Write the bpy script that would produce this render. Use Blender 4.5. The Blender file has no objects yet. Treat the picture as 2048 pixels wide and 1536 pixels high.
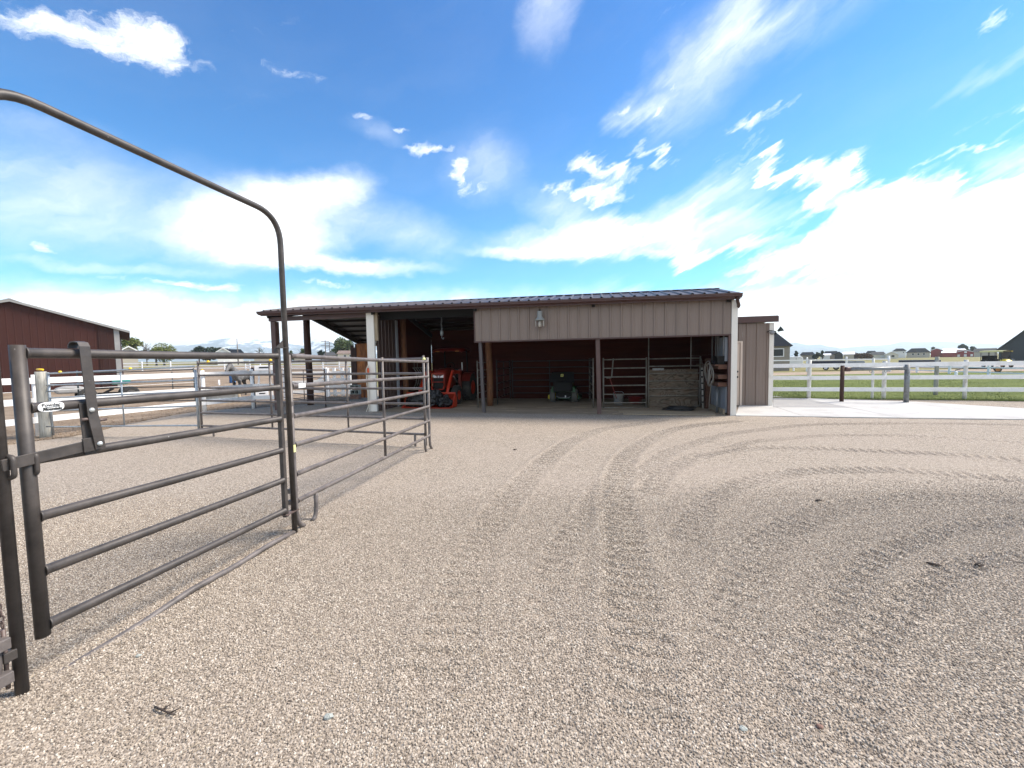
import bpy, math, random
import numpy as np
from mathutils import Vector, Matrix, Euler, Quaternion, noise
random.seed(7); RNG = np.random.default_rng(11)
S = bpy.context.scene
COL = S.collection
PI = math.pi
R = math.radians

# ------------------------------------------------------------------ camera model (photo pixels -> places in the yard)
F, CH, PITCH, ROLL = 785.0, 1.62, R(3.3), R(-1.0)
def ray(px, py):
    x = (px - 1024) / F; y = -(py - 768) / F
    c, s = math.cos(ROLL), math.sin(ROLL)
    xr, yr = c * x - s * y, s * x + c * y
    return Vector((xr, math.cos(PITCH) + yr * math.sin(PITCH), -math.sin(PITCH) + yr * math.cos(PITCH)))
EYE = Vector((0, 0, CH))
def G(px, py, z=0.0):
    r = ray(px, py); return EYE + r * ((z - CH) / r.z)
def D(px, py, Y):
    r = ray(px, py); return EYE + r * (Y / r.y)
class Wall:
    """vertical plane through two ground points"""
    def __init__(s, P, Q):
        s.P = Vector(P); s.u = (Vector(Q) - s.P); s.u.z = 0; s.L = s.u.length; s.u.normalize(); s.n = Vector((-s.u.y, s.u.x, 0))
    def __call__(s, px, py, off=0.0):
        r = ray(px, py); t = ((s.P + s.n * off - EYE).dot(s.n)) / r.dot(s.n)
        return EYE + r * t
    def at(s, d, z, off=0.0):
        p = s.P + s.u * d + s.n * off; return Vector((p.x, p.y, z))
def lerp(a, b, t): return a + (b - a) * t
def sstep(a, b, x):
    t = np.clip((x - a) / (b - a), 0, 1); return t * t * (3 - 2 * t)

# ------------------------------------------------------------------ materials
def new_mat(name):
    m = bpy.data.materials.new(name); m.use_nodes = True
    nt = m.node_tree; return m, nt, nt.nodes['Principled BSDF']
def N(nt, typ, **kw):
    n = nt.nodes.new(typ)
    for k, v in kw.items():
        if k.startswith('i_'):
            key = k[2:]
            n.inputs[int(key) if key.isdigit() else key.replace('_', ' ')].default_value = v
        else: setattr(n, k, v)
    return n
def L(nt, a, b): nt.links.new(a, b)
def ramp(nt, fac, stops):
    r = nt.nodes.new('ShaderNodeValToRGB'); e = r.color_ramp.elements
    while len(e) < len(stops): e.new(0.5)
    for el, (p, c) in zip(e, stops):
        el.position = p; el.color = (*c, 1) if len(c) == 3 else c
    L(nt, fac, r.inputs[0]); return r.outputs[0]
def mix(nt, fac, a, b, mode='MIX'):
    m = nt.nodes.new('ShaderNodeMix'); m.data_type = 'RGBA'; m.blend_type = mode
    for sock, v in ((m.inputs[0], fac), (m.inputs[6], a), (m.inputs[7], b)):
        if hasattr(v, 'links'): L(nt, v, sock)
        elif isinstance(v, (int, float)): sock.default_value = v if sock == m.inputs[0] else (v, v, v, 1)
        else: sock.default_value = (*v, 1) if len(v) == 3 else v
    return m.outputs[2]
def math_n(nt, op, a, b=None, clamp=False):
    m = nt.nodes.new('ShaderNodeMath'); m.operation = op; m.use_clamp = clamp
    for i, v in enumerate((a, b)):
        if v is None: continue
        if hasattr(v, 'links'): L(nt, v, m.inputs[i])
        else: m.inputs[i].default_value = v
    return m.outputs[0]
def coords(nt, kind='Object', scale=(1, 1, 1)):
    t = nt.nodes.new('ShaderNodeTexCoord'); mp = nt.nodes.new('ShaderNodeMapping')
    mp.inputs['Scale'].default_value = scale
    L(nt, t.outputs[kind], mp.inputs[0]); return mp.outputs[0]
def noise_t(nt, vec, scale, detail=4, rough=.55, dist=0.0):
    n = nt.nodes.new('ShaderNodeTexNoise'); n.inputs['Scale'].default_value = scale
    n.inputs['Detail'].default_value = detail; n.inputs['Roughness'].default_value = rough; n.inputs['Distortion'].default_value = dist
    L(nt, vec, n.inputs['Vector']); return n.outputs['Fac']
def bump(nt, p, h, strength=.3, dist=.01):
    b = nt.nodes.new('ShaderNodeBump'); b.inputs['Strength'].default_value = strength; b.inputs['Distance'].default_value = dist
    L(nt, h, b.inputs['Height']); L(nt, b.outputs[0], p.inputs['Normal'])
def M(name, col, rough=.6, metal=0.0, var=.18, scale=3.0, stretch=(1, 1, 1), bmp=0.0, bscale=60, dirt=None, dirt_amt=.4, dirt_scale=2.0, spec=None):
    m, nt, p = new_mat(name)
    v = coords(nt, 'Object', stretch)
    n1 = noise_t(nt, v, scale, 6, .62)
    dk = tuple(c * (1 - var) for c in col); lt = tuple(min(1, c * (1 + var)) for c in col)
    c = ramp(nt, n1, [(.3, dk), (.7, lt)])
    if dirt:
        n2 = noise_t(nt, v, dirt_scale, 8, .7, .3)
        f = ramp(nt, n2, [(.62 - dirt_amt * .35, (0, 0, 0)), (.72 - dirt_amt * .1, (1, 1, 1))])
        c = mix(nt, f, c, dirt)
    L(nt, c, p.inputs['Base Color'])
    r = ramp(nt, n1, [(.25, (max(0, rough - .1),) * 3), (.75, (min(1, rough + .1),) * 3)])
    L(nt, r, p.inputs['Roughness'])
    p.inputs['Metallic'].default_value = metal
    if spec is not None: p.inputs['Specular IOR Level'].default_value = spec
    if bmp:
        bump(nt, p, noise_t(nt, v, bscale, 4), bmp, .01)
    return m

def m_pipe(name, col, rust=(.12, .05, .028), amt=.25):
    """weathered painted steel pipe: chips, rust blotches, pale droppings"""
    m, nt, p = new_mat(name); v = coords(nt)
    n1 = noise_t(nt, v, 9, 8, .65); n2 = noise_t(nt, v, 3.1, 8, .7, .4)
    c = ramp(nt, n1, [(.3, tuple(x * .55 for x in col)), (.7, tuple(x * 1.5 for x in col))])
    f = ramp(nt, n2, [(.66 - amt * .2, (0, 0, 0)), (.74 - amt * .2, (1, 1, 1))])
    c = mix(nt, f, c, rust)
    vo = nt.nodes.new('ShaderNodeTexVoronoi'); vo.inputs['Scale'].default_value = 8.0; L(nt, v, vo.inputs['Vector'])
    f2 = ramp(nt, vo.outputs['Distance'], [(.022, (1, 1, 1)), (.036, (0, 0, 0))])
    n3 = noise_t(nt, v, 1.7, 2); f3 = ramp(nt, n3, [(.47, (0, 0, 0)), (.53, (1, 1, 1))])
    f4 = mix(nt, 1.0, f2, f3, 'MULTIPLY')
    c = mix(nt, f4, c, (.55, .53, .5))
    L(nt, c, p.inputs['Base Color']); p.inputs['Roughness'].default_value = .52
    bump(nt, p, n1, .15, .004); return m

def m_white_board(name):
    m, nt, p = new_mat(name); v = coords(nt, 'Object')
    n = noise_t(nt, v, 2.2, 8, .7, .5); n2 = noise_t(nt, v, 22, 6, .7)
    c = ramp(nt, n, [(.28, (.62, .61, .58)), (.5, (.80, .80, .79)), (.8, (.84, .84, .84))])
    f = ramp(nt, n2, [(.66, (0, 0, 0)), (.76, (.6, .6, .6))]); c = mix(nt, f, c, (.42, .40, .36))
    L(nt, c, p.inputs['Base Color']); p.inputs['Roughness'].default_value = .65; bump(nt, p, n2, .25, .004); return m

def m_wood(name, a, b, grain=(1, 1, 14), scale=3, rough=.8, bmp=.4):
    m, nt, p = new_mat(name); v = coords(nt, 'Object', grain)
    n = noise_t(nt, v, scale, 9, .68, .8)
    c = ramp(nt, n, [(.25, a), (.5, tuple(lerp(x, y, .5) for x, y in zip(a, b))), (.75, b)])
    L(nt, c, p.inputs['Base Color']); p.inputs['Roughness'].default_value = rough; bump(nt, p, n, bmp, .01); return m

def m_plywood():
    m, nt, p = new_mat('plywood'); v = coords(nt, 'Object', (1, 1, 3.2))
    n = noise_t(nt, v, 1.1, 2, .5, .6)
    w = math_n(nt, 'FRACT', math_n(nt, 'MULTIPLY', n, 13.0))
    c = ramp(nt, w, [(0, (.035, .024, .016)), (.3, (.10, .078, .055)), (.75, (.15, .122, .090)), (1, (.04, .028, .018))])
    n2 = noise_t(nt, v, 3, 5); c = mix(nt, ramp(nt, n2, [(.5, (0, 0, 0)), (.7, (.5, .5, .5))]), c, (.14, .065, .032))
    L(nt, c, p.inputs['Base Color']); p.inputs['Roughness'].default_value = .85; return m

def m_gravel(name, stone=False):
    m, nt, p = new_mat(name)
    if stone:
        oi = nt.nodes.new('ShaderNodeObjectInfo'); rnd = oi.outputs['Random']
        c = ramp(nt, rnd, [(0, (.085, .070, .056)), (.08, (.19, .158, .124)), (.38, (.295, .247, .194)), (.66, (.375, .32, .255)), (.90, (.465, .408, .335)), (1, (.62, .57, .49))])
        v = coords(nt, 'Object'); n = noise_t(nt, v, 1.5, 3)
        c = mix(nt, ramp(nt, n, [(.4, (0, 0, 0)), (.7, (.35, .35, .35))]), c, (.36, .29, .23))
        L(nt, c, p.inputs['Base Color']); p.inputs['Roughness'].default_value = .85; return m
    v = coords(nt, 'Object')
    vo = nt.nodes.new('ShaderNodeTexVoronoi'); vo.inputs['Scale'].default_value = 80; vo.inputs['Randomness'].default_value = 1.0
    L(nt, v, vo.inputs['Vector'])
    sep = nt.nodes.new('ShaderNodeSeparateColor'); L(nt, vo.outputs['Color'], sep.inputs[0])
    c = ramp(nt, sep.outputs[0], [(0, (.15, .125, .098)), (.14, (.255, .213, .166)), (.42, (.355, .30, .238)), (.75, (.435, .375, .303)), (1, (.55, .49, .41))])
    edge = ramp(nt, vo.outputs['Distance'], [(.35, (0, 0, 0)), (.85, (.85, .85, .85))])
    c = mix(nt, edge, c, (.13, .108, .088))
    big = noise_t(nt, v, .55, 5, .6); c = mix(nt, ramp(nt, big, [(.42, (0, 0, 0)), (.72, (.38, .38, .38))]), c, (.34, .285, .235))
    m2 = noise_t(nt, v, 3.0, 6, .7); c = mix(nt, ramp(nt, m2, [(.56, (0, 0, 0)), (.75, (.3, .3, .3))]), c, (.25, .21, .18))
    L(nt, c, p.inputs['Base Color']); p.inputs['Roughness'].default_value = .9; p.inputs['Specular IOR Level'].default_value = .25
    h = math_n(nt, 'SUBTRACT', 1.0, vo.outputs['Distance'])
    h2 = math_n(nt, 'ADD', h, math_n(nt, 'MULTIPLY', sep.outputs[1], .7))
    bump(nt, p, h2, .6, .010); return m

def m_ground(name, stops, scale=1.0, fine=18, stretch=(1, 1, 1), bmp=.5, bd=.03, detail=8):
    m, nt, p = new_mat(name); v = coords(nt, 'Object', stretch)
    a = noise_t(nt, v, scale, detail, .65, .2); b = noise_t(nt, v, fine, 6, .7)
    f = math_n(nt, 'ADD', math_n(nt, 'MULTIPLY', a, .55), math_n(nt, 'MULTIPLY', b, .45))
    c = ramp(nt, f, stops); L(nt, c, p.inputs['Base Color']); p.inputs['Roughness'].default_value = .95
    p.inputs['Specular IOR Level'].default_value = .15
    bump(nt, p, b, bmp, bd); return m

MAT = {}
MAT['gravel'] = m_gravel('gravel'); MAT['stone'] = m_gravel('gravel_stone', True)
MAT['dirt'] = m_ground('paddock_dirt', [(.3, (.115, .083, .058)), (.5, (.235, .18, .13)), (.7, (.37, .30, .225))], .8, 9, bmp=.9, bd=.08)
MAT['barn_dirt'] = m_ground('barn_dirt', [(.3, (.135, .105, .075)), (.5, (.245, .20, .15)), (.7, (.34, .285, .215))], .9, 14, stretch=(.5, 3, 1), bmp=.5)
MAT['field'] = m_ground('field_grass', [(.3, (.10, .10, .035)), (.5, (.19, .175, .075)), (.7, (.28, .24, .13))], .02, .5, bmp=.3, bd=.3)
MAT['lawn'] = m_ground('lawn', [(.32, (.065, .088, .018)), (.5, (.115, .145, .034)), (.7, (.18, .20, .062))], .5, 14, stretch=(.35, 1.8, 1), bmp=.9, bd=.06)
MAT['grass_blade'] = M('grass_blade', (.14, .175, .045), .8, var=.4, scale=2)
MAT['road'] = m_ground('drive_gravel', [(.3, (.20, .19, .18)), (.5, (.30, .285, .27)), (.7, (.38, .365, .35))], .5, 20)
MAT['bare'] = m_ground('bare_strip', [(.3, (.15, .105, .07)), (.5, (.30, .235, .175)), (.7, (.44, .38, .31))], .4, 6)
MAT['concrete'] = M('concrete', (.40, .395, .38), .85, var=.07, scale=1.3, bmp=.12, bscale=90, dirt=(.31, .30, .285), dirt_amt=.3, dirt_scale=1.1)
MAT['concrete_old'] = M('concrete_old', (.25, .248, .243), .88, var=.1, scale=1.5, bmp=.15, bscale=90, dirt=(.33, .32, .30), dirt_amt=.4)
MAT['taupe'] = M('taupe_siding', (.190, .146, .122), .5, var=.09, scale=1.0, stretch=(1, 1, .25), dirt=(.19, .145, .12), dirt_amt=.15)
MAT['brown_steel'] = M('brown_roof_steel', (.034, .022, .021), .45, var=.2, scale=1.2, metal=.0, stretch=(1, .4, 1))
MAT['brown_trim'] = M('brown_trim', (.070, .033, .029), .5, var=.15, scale=2, dirt=(.06, .035, .03), dirt_amt=.2)
MAT['brown_post'] = M('brown_post', (.078, .042, .036), .55, var=.2, scale=3, dirt=(.05, .03, .025), dirt_amt=.2)
MAT['grey_post'] = M('grey_post', (.062, .052, .052), .55, var=.2, scale=3, dirt=(.03, .025, .025), dirt_amt=.2)
MAT['cream'] = M('cream_trim', (.72, .69, .63), .6, var=.06, scale=2, stretch=(1, 1, .3), dirt=(.5, .46, .40), dirt_amt=.08)
MAT['cream_door'] = M('cream_door', (.60, .50, .42), .55, var=.05, scale=2)
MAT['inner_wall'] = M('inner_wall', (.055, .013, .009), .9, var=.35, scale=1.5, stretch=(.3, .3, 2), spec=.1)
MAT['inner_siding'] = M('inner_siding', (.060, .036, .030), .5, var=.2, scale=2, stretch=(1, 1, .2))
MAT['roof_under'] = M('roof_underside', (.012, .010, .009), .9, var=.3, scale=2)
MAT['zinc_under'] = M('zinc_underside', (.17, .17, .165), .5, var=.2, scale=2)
MAT['rust_post'] = m_wood('stained_post', (.04, .014, .006), (.21, .085, .030), (6, 6, .8), 3)
MAT['dark_post'] = m_wood('dark_post', (.022, .010, .007), (.075, .034, .024), (6, 6, .6), 3)
MAT['tan_wood'] = m_wood('tan_wood', (.16, .12, .075), (.40, .33, .235), (8, 8, .8), 3)
MAT['grey_wood'] = m_wood('grey_wood', (.17, .165, .14), (.47, .46, .41), (9, 9, .7), 3)
MAT['barn_wood'] = m_wood('bracket_wood', (.045, .017, .010), (.15, .068, .040), (1, 6, 6), 3)
MAT['rust_sheet'] = M('rust_sheet', (.46, .17, .05), .8, var=.45, scale=1.6, stretch=(2, 2, .5), dirt=(.07, .025, .012), dirt_amt=.5, bmp=.2)
MAT['pipe_dark'] = m_pipe('dark_pipe', (.052, .044, .039), amt=.0)
MAT['pipe_grey'] = m_pipe('grey_pipe', (.118, .102, .094), amt=.12)
MAT['pipe_stall'] = m_pipe('stall_pipe', (.14, .128, .108), amt=.25)
MAT['pipe_black'] = m_pipe('black_pipe', (.028, .036, .038), amt=.0)
MAT['pipe_brown'] = m_pipe('brown_pipe', (.105, .075, .066), amt=.25)
MAT['galv'] = M('galvanised', (.36, .40, .43), .42, metal=.55, var=.2, scale=14, dirt=(.22, .24, .26), dirt_amt=.15)
MAT['galv_dark'] = M('old_galvanised', (.20, .21, .215), .5, metal=.4, var=.25, scale=8, dirt=(.10, .085, .07), dirt_amt=.2)
MAT['bolt'] = M('bolt_zinc', (.62, .66, .66), .35, metal=.6, var=.1, scale=20)
MAT['board'] = m_white_board('white_board')
MAT['vinyl'] = M('white_vinyl', (.82, .82, .82), .45, var=.03, scale=2)
MAT['old_white'] = M('old_white_paint', (.66, .65, .61), .75, var=.1, scale=5, stretch=(1, 1, .4), dirt=(.33, .31, .25), dirt_amt=.35, dirt_scale=5)
MAT['yellow'] = M('yellow_plastic', (.80, .52, .03), .4, var=.06)
MAT['pale_yellow'] = M('pale_yellow_plastic', (.80, .78, .32), .4, var=.06)
MAT['sign_white'] = M('sign_white', (.80, .80, .79), .35, var=.03)
MAT['ink'] = M('ink', (.03, .03, .028), .5, var=.05)
MAT['red_barn'] = M('dark_red_siding', (.054, .019, .015), .6, spec=.2, var=.12, scale=.8, stretch=(2.5, 2.5, .15))
MAT['red_barn2'] = M('dark_red_door', (.040, .016, .013), .6, spec=.2, var=.12, scale=.8, stretch=(2.5, 2.5, .15))
MAT['barn_red'] = M('bright_red_siding', (.22, .006, .010), .6, var=.12, scale=.5)
MAT['white_roof'] = M('white_roof', (.78, .79, .80), .4, var=.05)
MAT['grey_trim'] = M('grey_trim', (.29, .285, .275), .6, var=.1)
MAT['tractor_orange'] = M('tractor_orange', (.42, .030, .009), .38, var=.08, scale=2, dirt=(.36, .07, .03), dirt_amt=.1)
MAT['tractor_red_shaded'] = M('tractor_red_shaded', (.17, .013, .006), .4, var=.1, scale=2)  # darker red with the shade of the bay put into the colour
MAT['black'] = M('black_plastic', (.012, .012, .012), .65, var=.2, spec=.2)
MAT['tyre'] = M('tyre_rubber', (.035, .034, .032), .85, var=.3, scale=6, dirt=(.10, .09, .075), dirt_amt=.2)
MAT['tyre_dusty'] = M('dusty_tyre', (.085, .082, .070), .9, var=.25, scale=8)
MAT['bag'] = M('bag_plastic', (.008, .0085, .010), .42, var=.2, scale=3, spec=.35)
MAT['lamp_glass'] = M('lens_white', (.80, .82, .84), .12, var=.05)
MAT['chrome'] = M('chrome', (.6, .6, .6), .2, metal=.9, var=.05)
MAT['green'] = M('mower_green', (.012, .085, .028), .4, var=.1)
MAT['teal'] = M('teal_paint', (.030, .26, .22), .45, var=.15, dirt=(.12, .10, .08), dirt_amt=.15)
MAT['emblem'] = M('emblem_yellow', (.62, .60, .18), .4, var=.05)
MAT['rim_yellow'] = M('rim_yellow', (.62, .50, .03), .4, var=.1)
MAT['lamp_grey'] = M('lamp_grey', (.21, .22, .21), .5, var=.12, scale=8)
MAT['lamp_lens'] = M('lamp_lens', (.38, .36, .32), .35, var=.12, scale=6)
MAT['dark_green'] = M('lamp_dark', (.025, .042, .042), .4, var=.1)
MAT['hose_grey'] = M('hose_grey', (.25, .23, .20), .7, var=.1)
MAT['hose_black'] = M('hose_black', (.013, .013, .014), .4, var=.1)
MAT['rope'] = M('rope', (.60, .55, .46), .9, var=.15, scale=30)
MAT['red_clip'] = M('red_clip', (.58, .09, .025), .5)
MAT['sheet_grey'] = M('grey_sheet', (.25, .27, .30), .5, var=.12, scale=2, dirt=(.16, .15, .14), dirt_amt=.2)
MAT['bucket_white'] = M('bucket_white', (.28, .28, .27), .5)
MAT['tub_red'] = M('tub_red', (.20, .018, .015), .5)
MAT['blue'] = M('blue_plastic', (.02, .11, .30), .5)
MAT['roof_dark'] = M('dark_shingle', (.014, .018, .025), 1.0, spec=.05, var=.2, scale=1.5, bmp=.3, bscale=6)
MAT['roof_grey'] = M('grey_shingle', (.07, .072, .076), 1.0, spec=.05, var=.2, scale=1.5, bmp=.3, bscale=6)
MAT['roof_brown'] = M('brown_shingle', (.17, .125, .105), .9, var=.2, scale=1.5, bmp=.3, bscale=6)
MAT['wall_beige'] = M('beige_wall', (.40, .36, .30), .8, var=.06, scale=.6)
MAT['wall_greige'] = M('greige_wall', (.25, .225, .185), .8, var=.06, stretch=(.1, .1, 3), scale=2)
MAT['wall_cream'] = M('cream_wall', (.62, .57, .47), .8, var=.06, scale=.6)
MAT['wall_white'] = M('white_wall', (.72, .72, .71), .7, var=.05, scale=.6)
MAT['wall_dark'] = M('dark_green_wall', (.023, .029, .030), .5, var=.1, scale=.5, stretch=(2, 2, .1))
MAT['roof_black'] = M('black_roof', (.010, .013, .022), .4, var=.2)
MAT['glass'] = M('window_glass', (.014, .016, .016), .08, var=.3, scale=1)
MAT['leaf_yellow'] = M('leaf_yellow_green', (.125, .15, .028), .7, var=.45, scale=.8)
MAT['leaf_green'] = M('leaf_green', (.055, .082, .022), .7, var=.5, scale=.8)
MAT['leaf_dark'] = M('leaf_dark', (.022, .042, .025), .7, var=.5, scale=.8)
MAT['bark'] = M('bark', (.10, .08, .065), .9, var=.3, scale=6)
MAT['twig'] = M('dark_twig', (.045, .032, .025), .8, var=.3)
MAT['straw'] = M('straw', (.40, .33, .23), .8, var=.2)
MAT['horse_grey'] = M('horse_grey', (.34, .33, .32), .75, var=.3, scale=3)
MAT['horse_dark'] = M('horse_dark', (.018, .016, .016), .7, var=.3)
MAT['block'] = M('cinder_block', (.34, .36, .33), .9, var=.12, scale=8, bmp=.3)
MAT['brick'] = M('old_brick', (.22, .13, .10), .9, var=.3, scale=8)
MAT['cart_yellow'] = M('cart_yellow', (.72, .55, .03), .35, var=.06)
MAT['cart_cream'] = M('cart_cream', (.70, .62, .25), .4, var=.06)
MAT['cart_orange'] = M('cart_orange', (.55, .22, .05), .5, var=.1)
MAT['navy'] = M('navy_paint', (.012, .014, .035), .4, var=.1)
MAT['dead_brown'] = M('brown_shrub', (.085, .042, .028), .9, var=.4, scale=.6)
MAT['pole'] = M('pole_wood', (.15, .13, .12), .9, var=.2)

# ------------------------------------------------------------------ mesh builder
XF = {}     # object -> world matrix of its thing (children are identity)
class MB:
    def __init__(s): s.v = []; s.f = []; s.sm = []
    def quad(s, *p, smooth=False):
        i = len(s.v); s.v += [Vector(q) for q in p]; s.f.append(tuple(range(i, i + len(p)))); s.sm.append(smooth); return s
    def grid(s, rows, smooth=True, closed_u=False, closed_v=False):
        nu, nv = len(rows), len(rows[0]); i0 = len(s.v)
        for r in rows: s.v += [Vector(q) for q in r]
        for a in range(nu - (0 if closed_u else 1)):
            for b in range(nv - (0 if closed_v else 1)):
                a2, b2 = (a + 1) % nu, (b + 1) % nv
                s.f.append((i0 + a * nv + b, i0 + a * nv + b2, i0 + a2 * nv + b2, i0 + a2 * nv + b)); s.sm.append(smooth)
        return s
    def box(s, c, d, mat=None):
        hx, hy, hz = d[0] / 2, d[1] / 2, d[2] / 2
        P = [Vector((x, y, z)) for z in (-hz, hz) for y in (-hy, hy) for x in (-hx, hx)]
        if mat is not None: P = [mat @ q for q in P]
        P = [q + Vector(c) for q in P]; i = len(s.v); s.v += P
        for f in ((0, 2, 3, 1), (4, 5, 7, 6), (0, 1, 5, 4), (2, 6, 7, 3), (0, 4, 6, 2), (1, 3, 7, 5)):
            s.f.append(tuple(i + k for k in f)); s.sm.append(False)
        return s
    def box2(s, a, b):
        a, b = Vector(a), Vector(b); return s.box((a + b) / 2, (abs(b.x - a.x), abs(b.y - a.y), abs(b.z - a.z)))
    def beam(s, p, q, w, h, up=(0, 0, 1)):
        p, q = Vector(p), Vector(q); t = (q - p); l = t.length; t.normalize(); up = Vector(up)
        side = t.cross(up)
        if side.length < 1e-4: side = t.cross(Vector((0, 1, 0)))
        side.normalize(); up2 = side.cross(t)
        m = Matrix((side, t, up2)).transposed(); return s.box((p + q) / 2, (w, l, h), m)
    def tube(s, pts, r, n=10, cap=True, closed=False):
        pts = [Vector(p) for p in pts]; k = len(pts); rs = r if isinstance(r, (list, tuple)) else [r] * k
        tan = []
        for i in range(k):
            a = pts[(i - 1) % k] if (closed or i > 0) else pts[i]; b = pts[(i + 1) % k] if (closed or i < k - 1) else pts[i]
            tan.append((b - a).normalized())
        nrm = tan[0].orthogonal().normalized(); rows = []
        for i in range(k):
            if i > 0:
                ax = tan[i - 1].cross(tan[i])
                if ax.length > 1e-7:
                    nrm = Quaternion(ax.normalized(), tan[i - 1].angle(tan[i])) @ nrm
            b = tan[i].cross(nrm).normalized(); nrm = b.cross(tan[i]).normalized()
            rows.append([pts[i] + (nrm * math.cos(t) + b * math.sin(t)) * rs[i] for t in (2 * PI * j / n for j in range(n))])
        s.grid(rows, True, closed, True)
        if cap and not closed:
            for rw, rev in ((rows[0], False), (rows[-1], True)):
                s.quad(*(reversed(rw) if not rev else rw))
        return s
    def lathe(s, prof, c=(0, 0, 0), axis=(0, 0, 1), n=20, smooth=True):
        ax = Vector(axis).normalized(); u = ax.orthogonal().normalized(); w = ax.cross(u); c = Vector(c)
        rows = [[c + ax * z + (u * math.cos(t) + w * math.sin(t)) * r for t in (2 * PI * j / n for j in range(n))] for r, z in prof]
        return s.grid(rows, smooth, False, True)
    def prism(s, poly, ext):
        poly = [Vector(p) for p in poly]; e = Vector(ext); k = len(poly)
        s.quad(*poly); s.quad(*[p + e for p in reversed(poly)])
        for i in range(k):
            a, b = poly[i], poly[(i + 1) % k]; s.quad(a, a + e, b + e, b)
        return s
    def ball(s, c, r, n=10, m=7):
        c = Vector(c); r = Vector(r) if not isinstance(r, (int, float)) else Vector((r, r, r))
        rows = []
        for i in range(m + 1):
            ph = PI * i / m
            rows.append([c + Vector((r.x * math.sin(ph) * math.cos(t), r.y * math.sin(ph) * math.sin(t), r.z * math.cos(ph))) for t in (2 * PI * j / n for j in range(n))])
        return s.grid(rows, True, False, True)
    def build(s, name, mat, parent=None, world=False, bevel=0.0, label=None, fix=True):
        me = bpy.data.meshes.new(name); vs = s.v
        if parent is not None and world:
            inv = XF[parent.name].inverted(); vs = [inv @ q for q in vs]
        me.from_pydata([tuple(q) for q in vs], [], s.f)
        me.polygons.foreach_set('use_smooth', s.sm)
        me.materials.append(MAT[mat] if isinstance(mat, str) else mat)
        if fix and len(s.f) < 60000:
            import bmesh
            bm = bmesh.new(); bm.from_mesh(me); bmesh.ops.remove_doubles(bm, verts=bm.verts, dist=1e-5)
            bmesh.ops.recalc_face_normals(bm, faces=bm.faces); bm.to_mesh(me); bm.free()
        me.update()
        o = bpy.data.objects.new(name, me); COL.objects.link(o)
        if parent is not None:
            o.parent = parent; XF[o.name] = XF[parent.name]
        else: XF[o.name] = Matrix.Identity(4)
        if bevel:
            b = o.modifiers.new('bevel', 'BEVEL'); b.width = bevel; b.segments = 2; b.limit_method = 'ANGLE'; b.angle_limit = R(40)
        if label: o['label'] = label
        return o
def thing(name, label, cat, loc=(0, 0, 0), rz=0.0, group=None):
    o = bpy.data.objects.new(name, None); COL.objects.link(o); o.empty_display_size = .2
    o.location = loc; o.rotation_euler = (0, 0, rz); o['label'] = label; o['category'] = cat
    if group: o['group'] = group
    XF[o.name] = Matrix.Translation(Vector(loc)) @ Matrix.Rotation(rz, 4, 'Z'); return o
def tag(o, label, cat, group=None, kind=None):
    o['label'] = label; o['category'] = cat
    if group: o['group'] = group
    if kind: o['kind'] = kind
    return o
def struct(o, kind='structure', label=None):
    o['kind'] = kind
    if label: o['label'] = label
    return o
def copy_tree(o, parent=None):
    c = o.copy(); COL.objects.link(c)
    if parent is not None: c.parent = parent
    for ch in [x for x in o.children]: copy_tree(ch, c)
    return c
def fillet(pts, r, n=6):
    pts = [Vector(p) for p in pts]; out = [pts[0]]
    for i in range(1, len(pts) - 1):
        a, b, c = pts[i - 1], pts[i], pts[i + 1]; u = (a - b); w = (c - b)
        d = min(r, u.length * .49, w.length * .49); p0 = b + u.normalized() * d; p1 = b + w.normalized() * d
        for k in range(n + 1):
            t = k / n; out.append(p0 * (1 - t) ** 2 + b * 2 * t * (1 - t) + p1 * t * t)
    out.append(pts[-1]); return out
def ribsheet(mb, x0, x1, zf0, zf1, f3, pitch=.3, rib=.02, w0=.055, w1=.028, thick=.012, minor=True, phase=.12):
    """ribbed metal sheet: f3(x, off, z) maps to 3-D; off is outwards"""
    xs = [(x0, 0.0)]; x = x0 + phase
    while x < x1 - w0:
        xs += [(x - w0 / 2, 0), (x - w1 / 2, rib), (x + w1 / 2, rib), (x + w0 / 2, 0)]
        if minor:
            for k in (1 / 3., 2 / 3.):
                xm = x + pitch * k
                if xm < x1 - .03: xs += [(xm - .014, 0), (xm - .006, .004), (xm + .006, .004), (xm + .014, 0)]
        x += pitch
    xs.append((x1, 0.0))
    rows = [[f3(a, o, zf0(a)) for a, o in xs], [f3(a, o, zf1(a)) for a, o in xs]]
    mb.grid(rows, False)
    back = [[f3(a, -thick, zf0(a)) for a in (x0, x1)], [f3(a, -thick, zf1(a)) for a in (x0, x1)]]
    mb.grid(back, False)
    for a in (x0, x1): mb.quad(f3(a, 0, zf0(a)), f3(a, 0, zf1(a)), f3(a, -thick, zf1(a)), f3(a, -thick, zf0(a)))
    for z in (zf0, zf1): mb.quad(f3(x0, 0, z(x0)), f3(x1, 0, z(x1)), f3(x1, -thick, z(x1)), f3(x0, -thick, z(x0)))
    return mb

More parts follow.
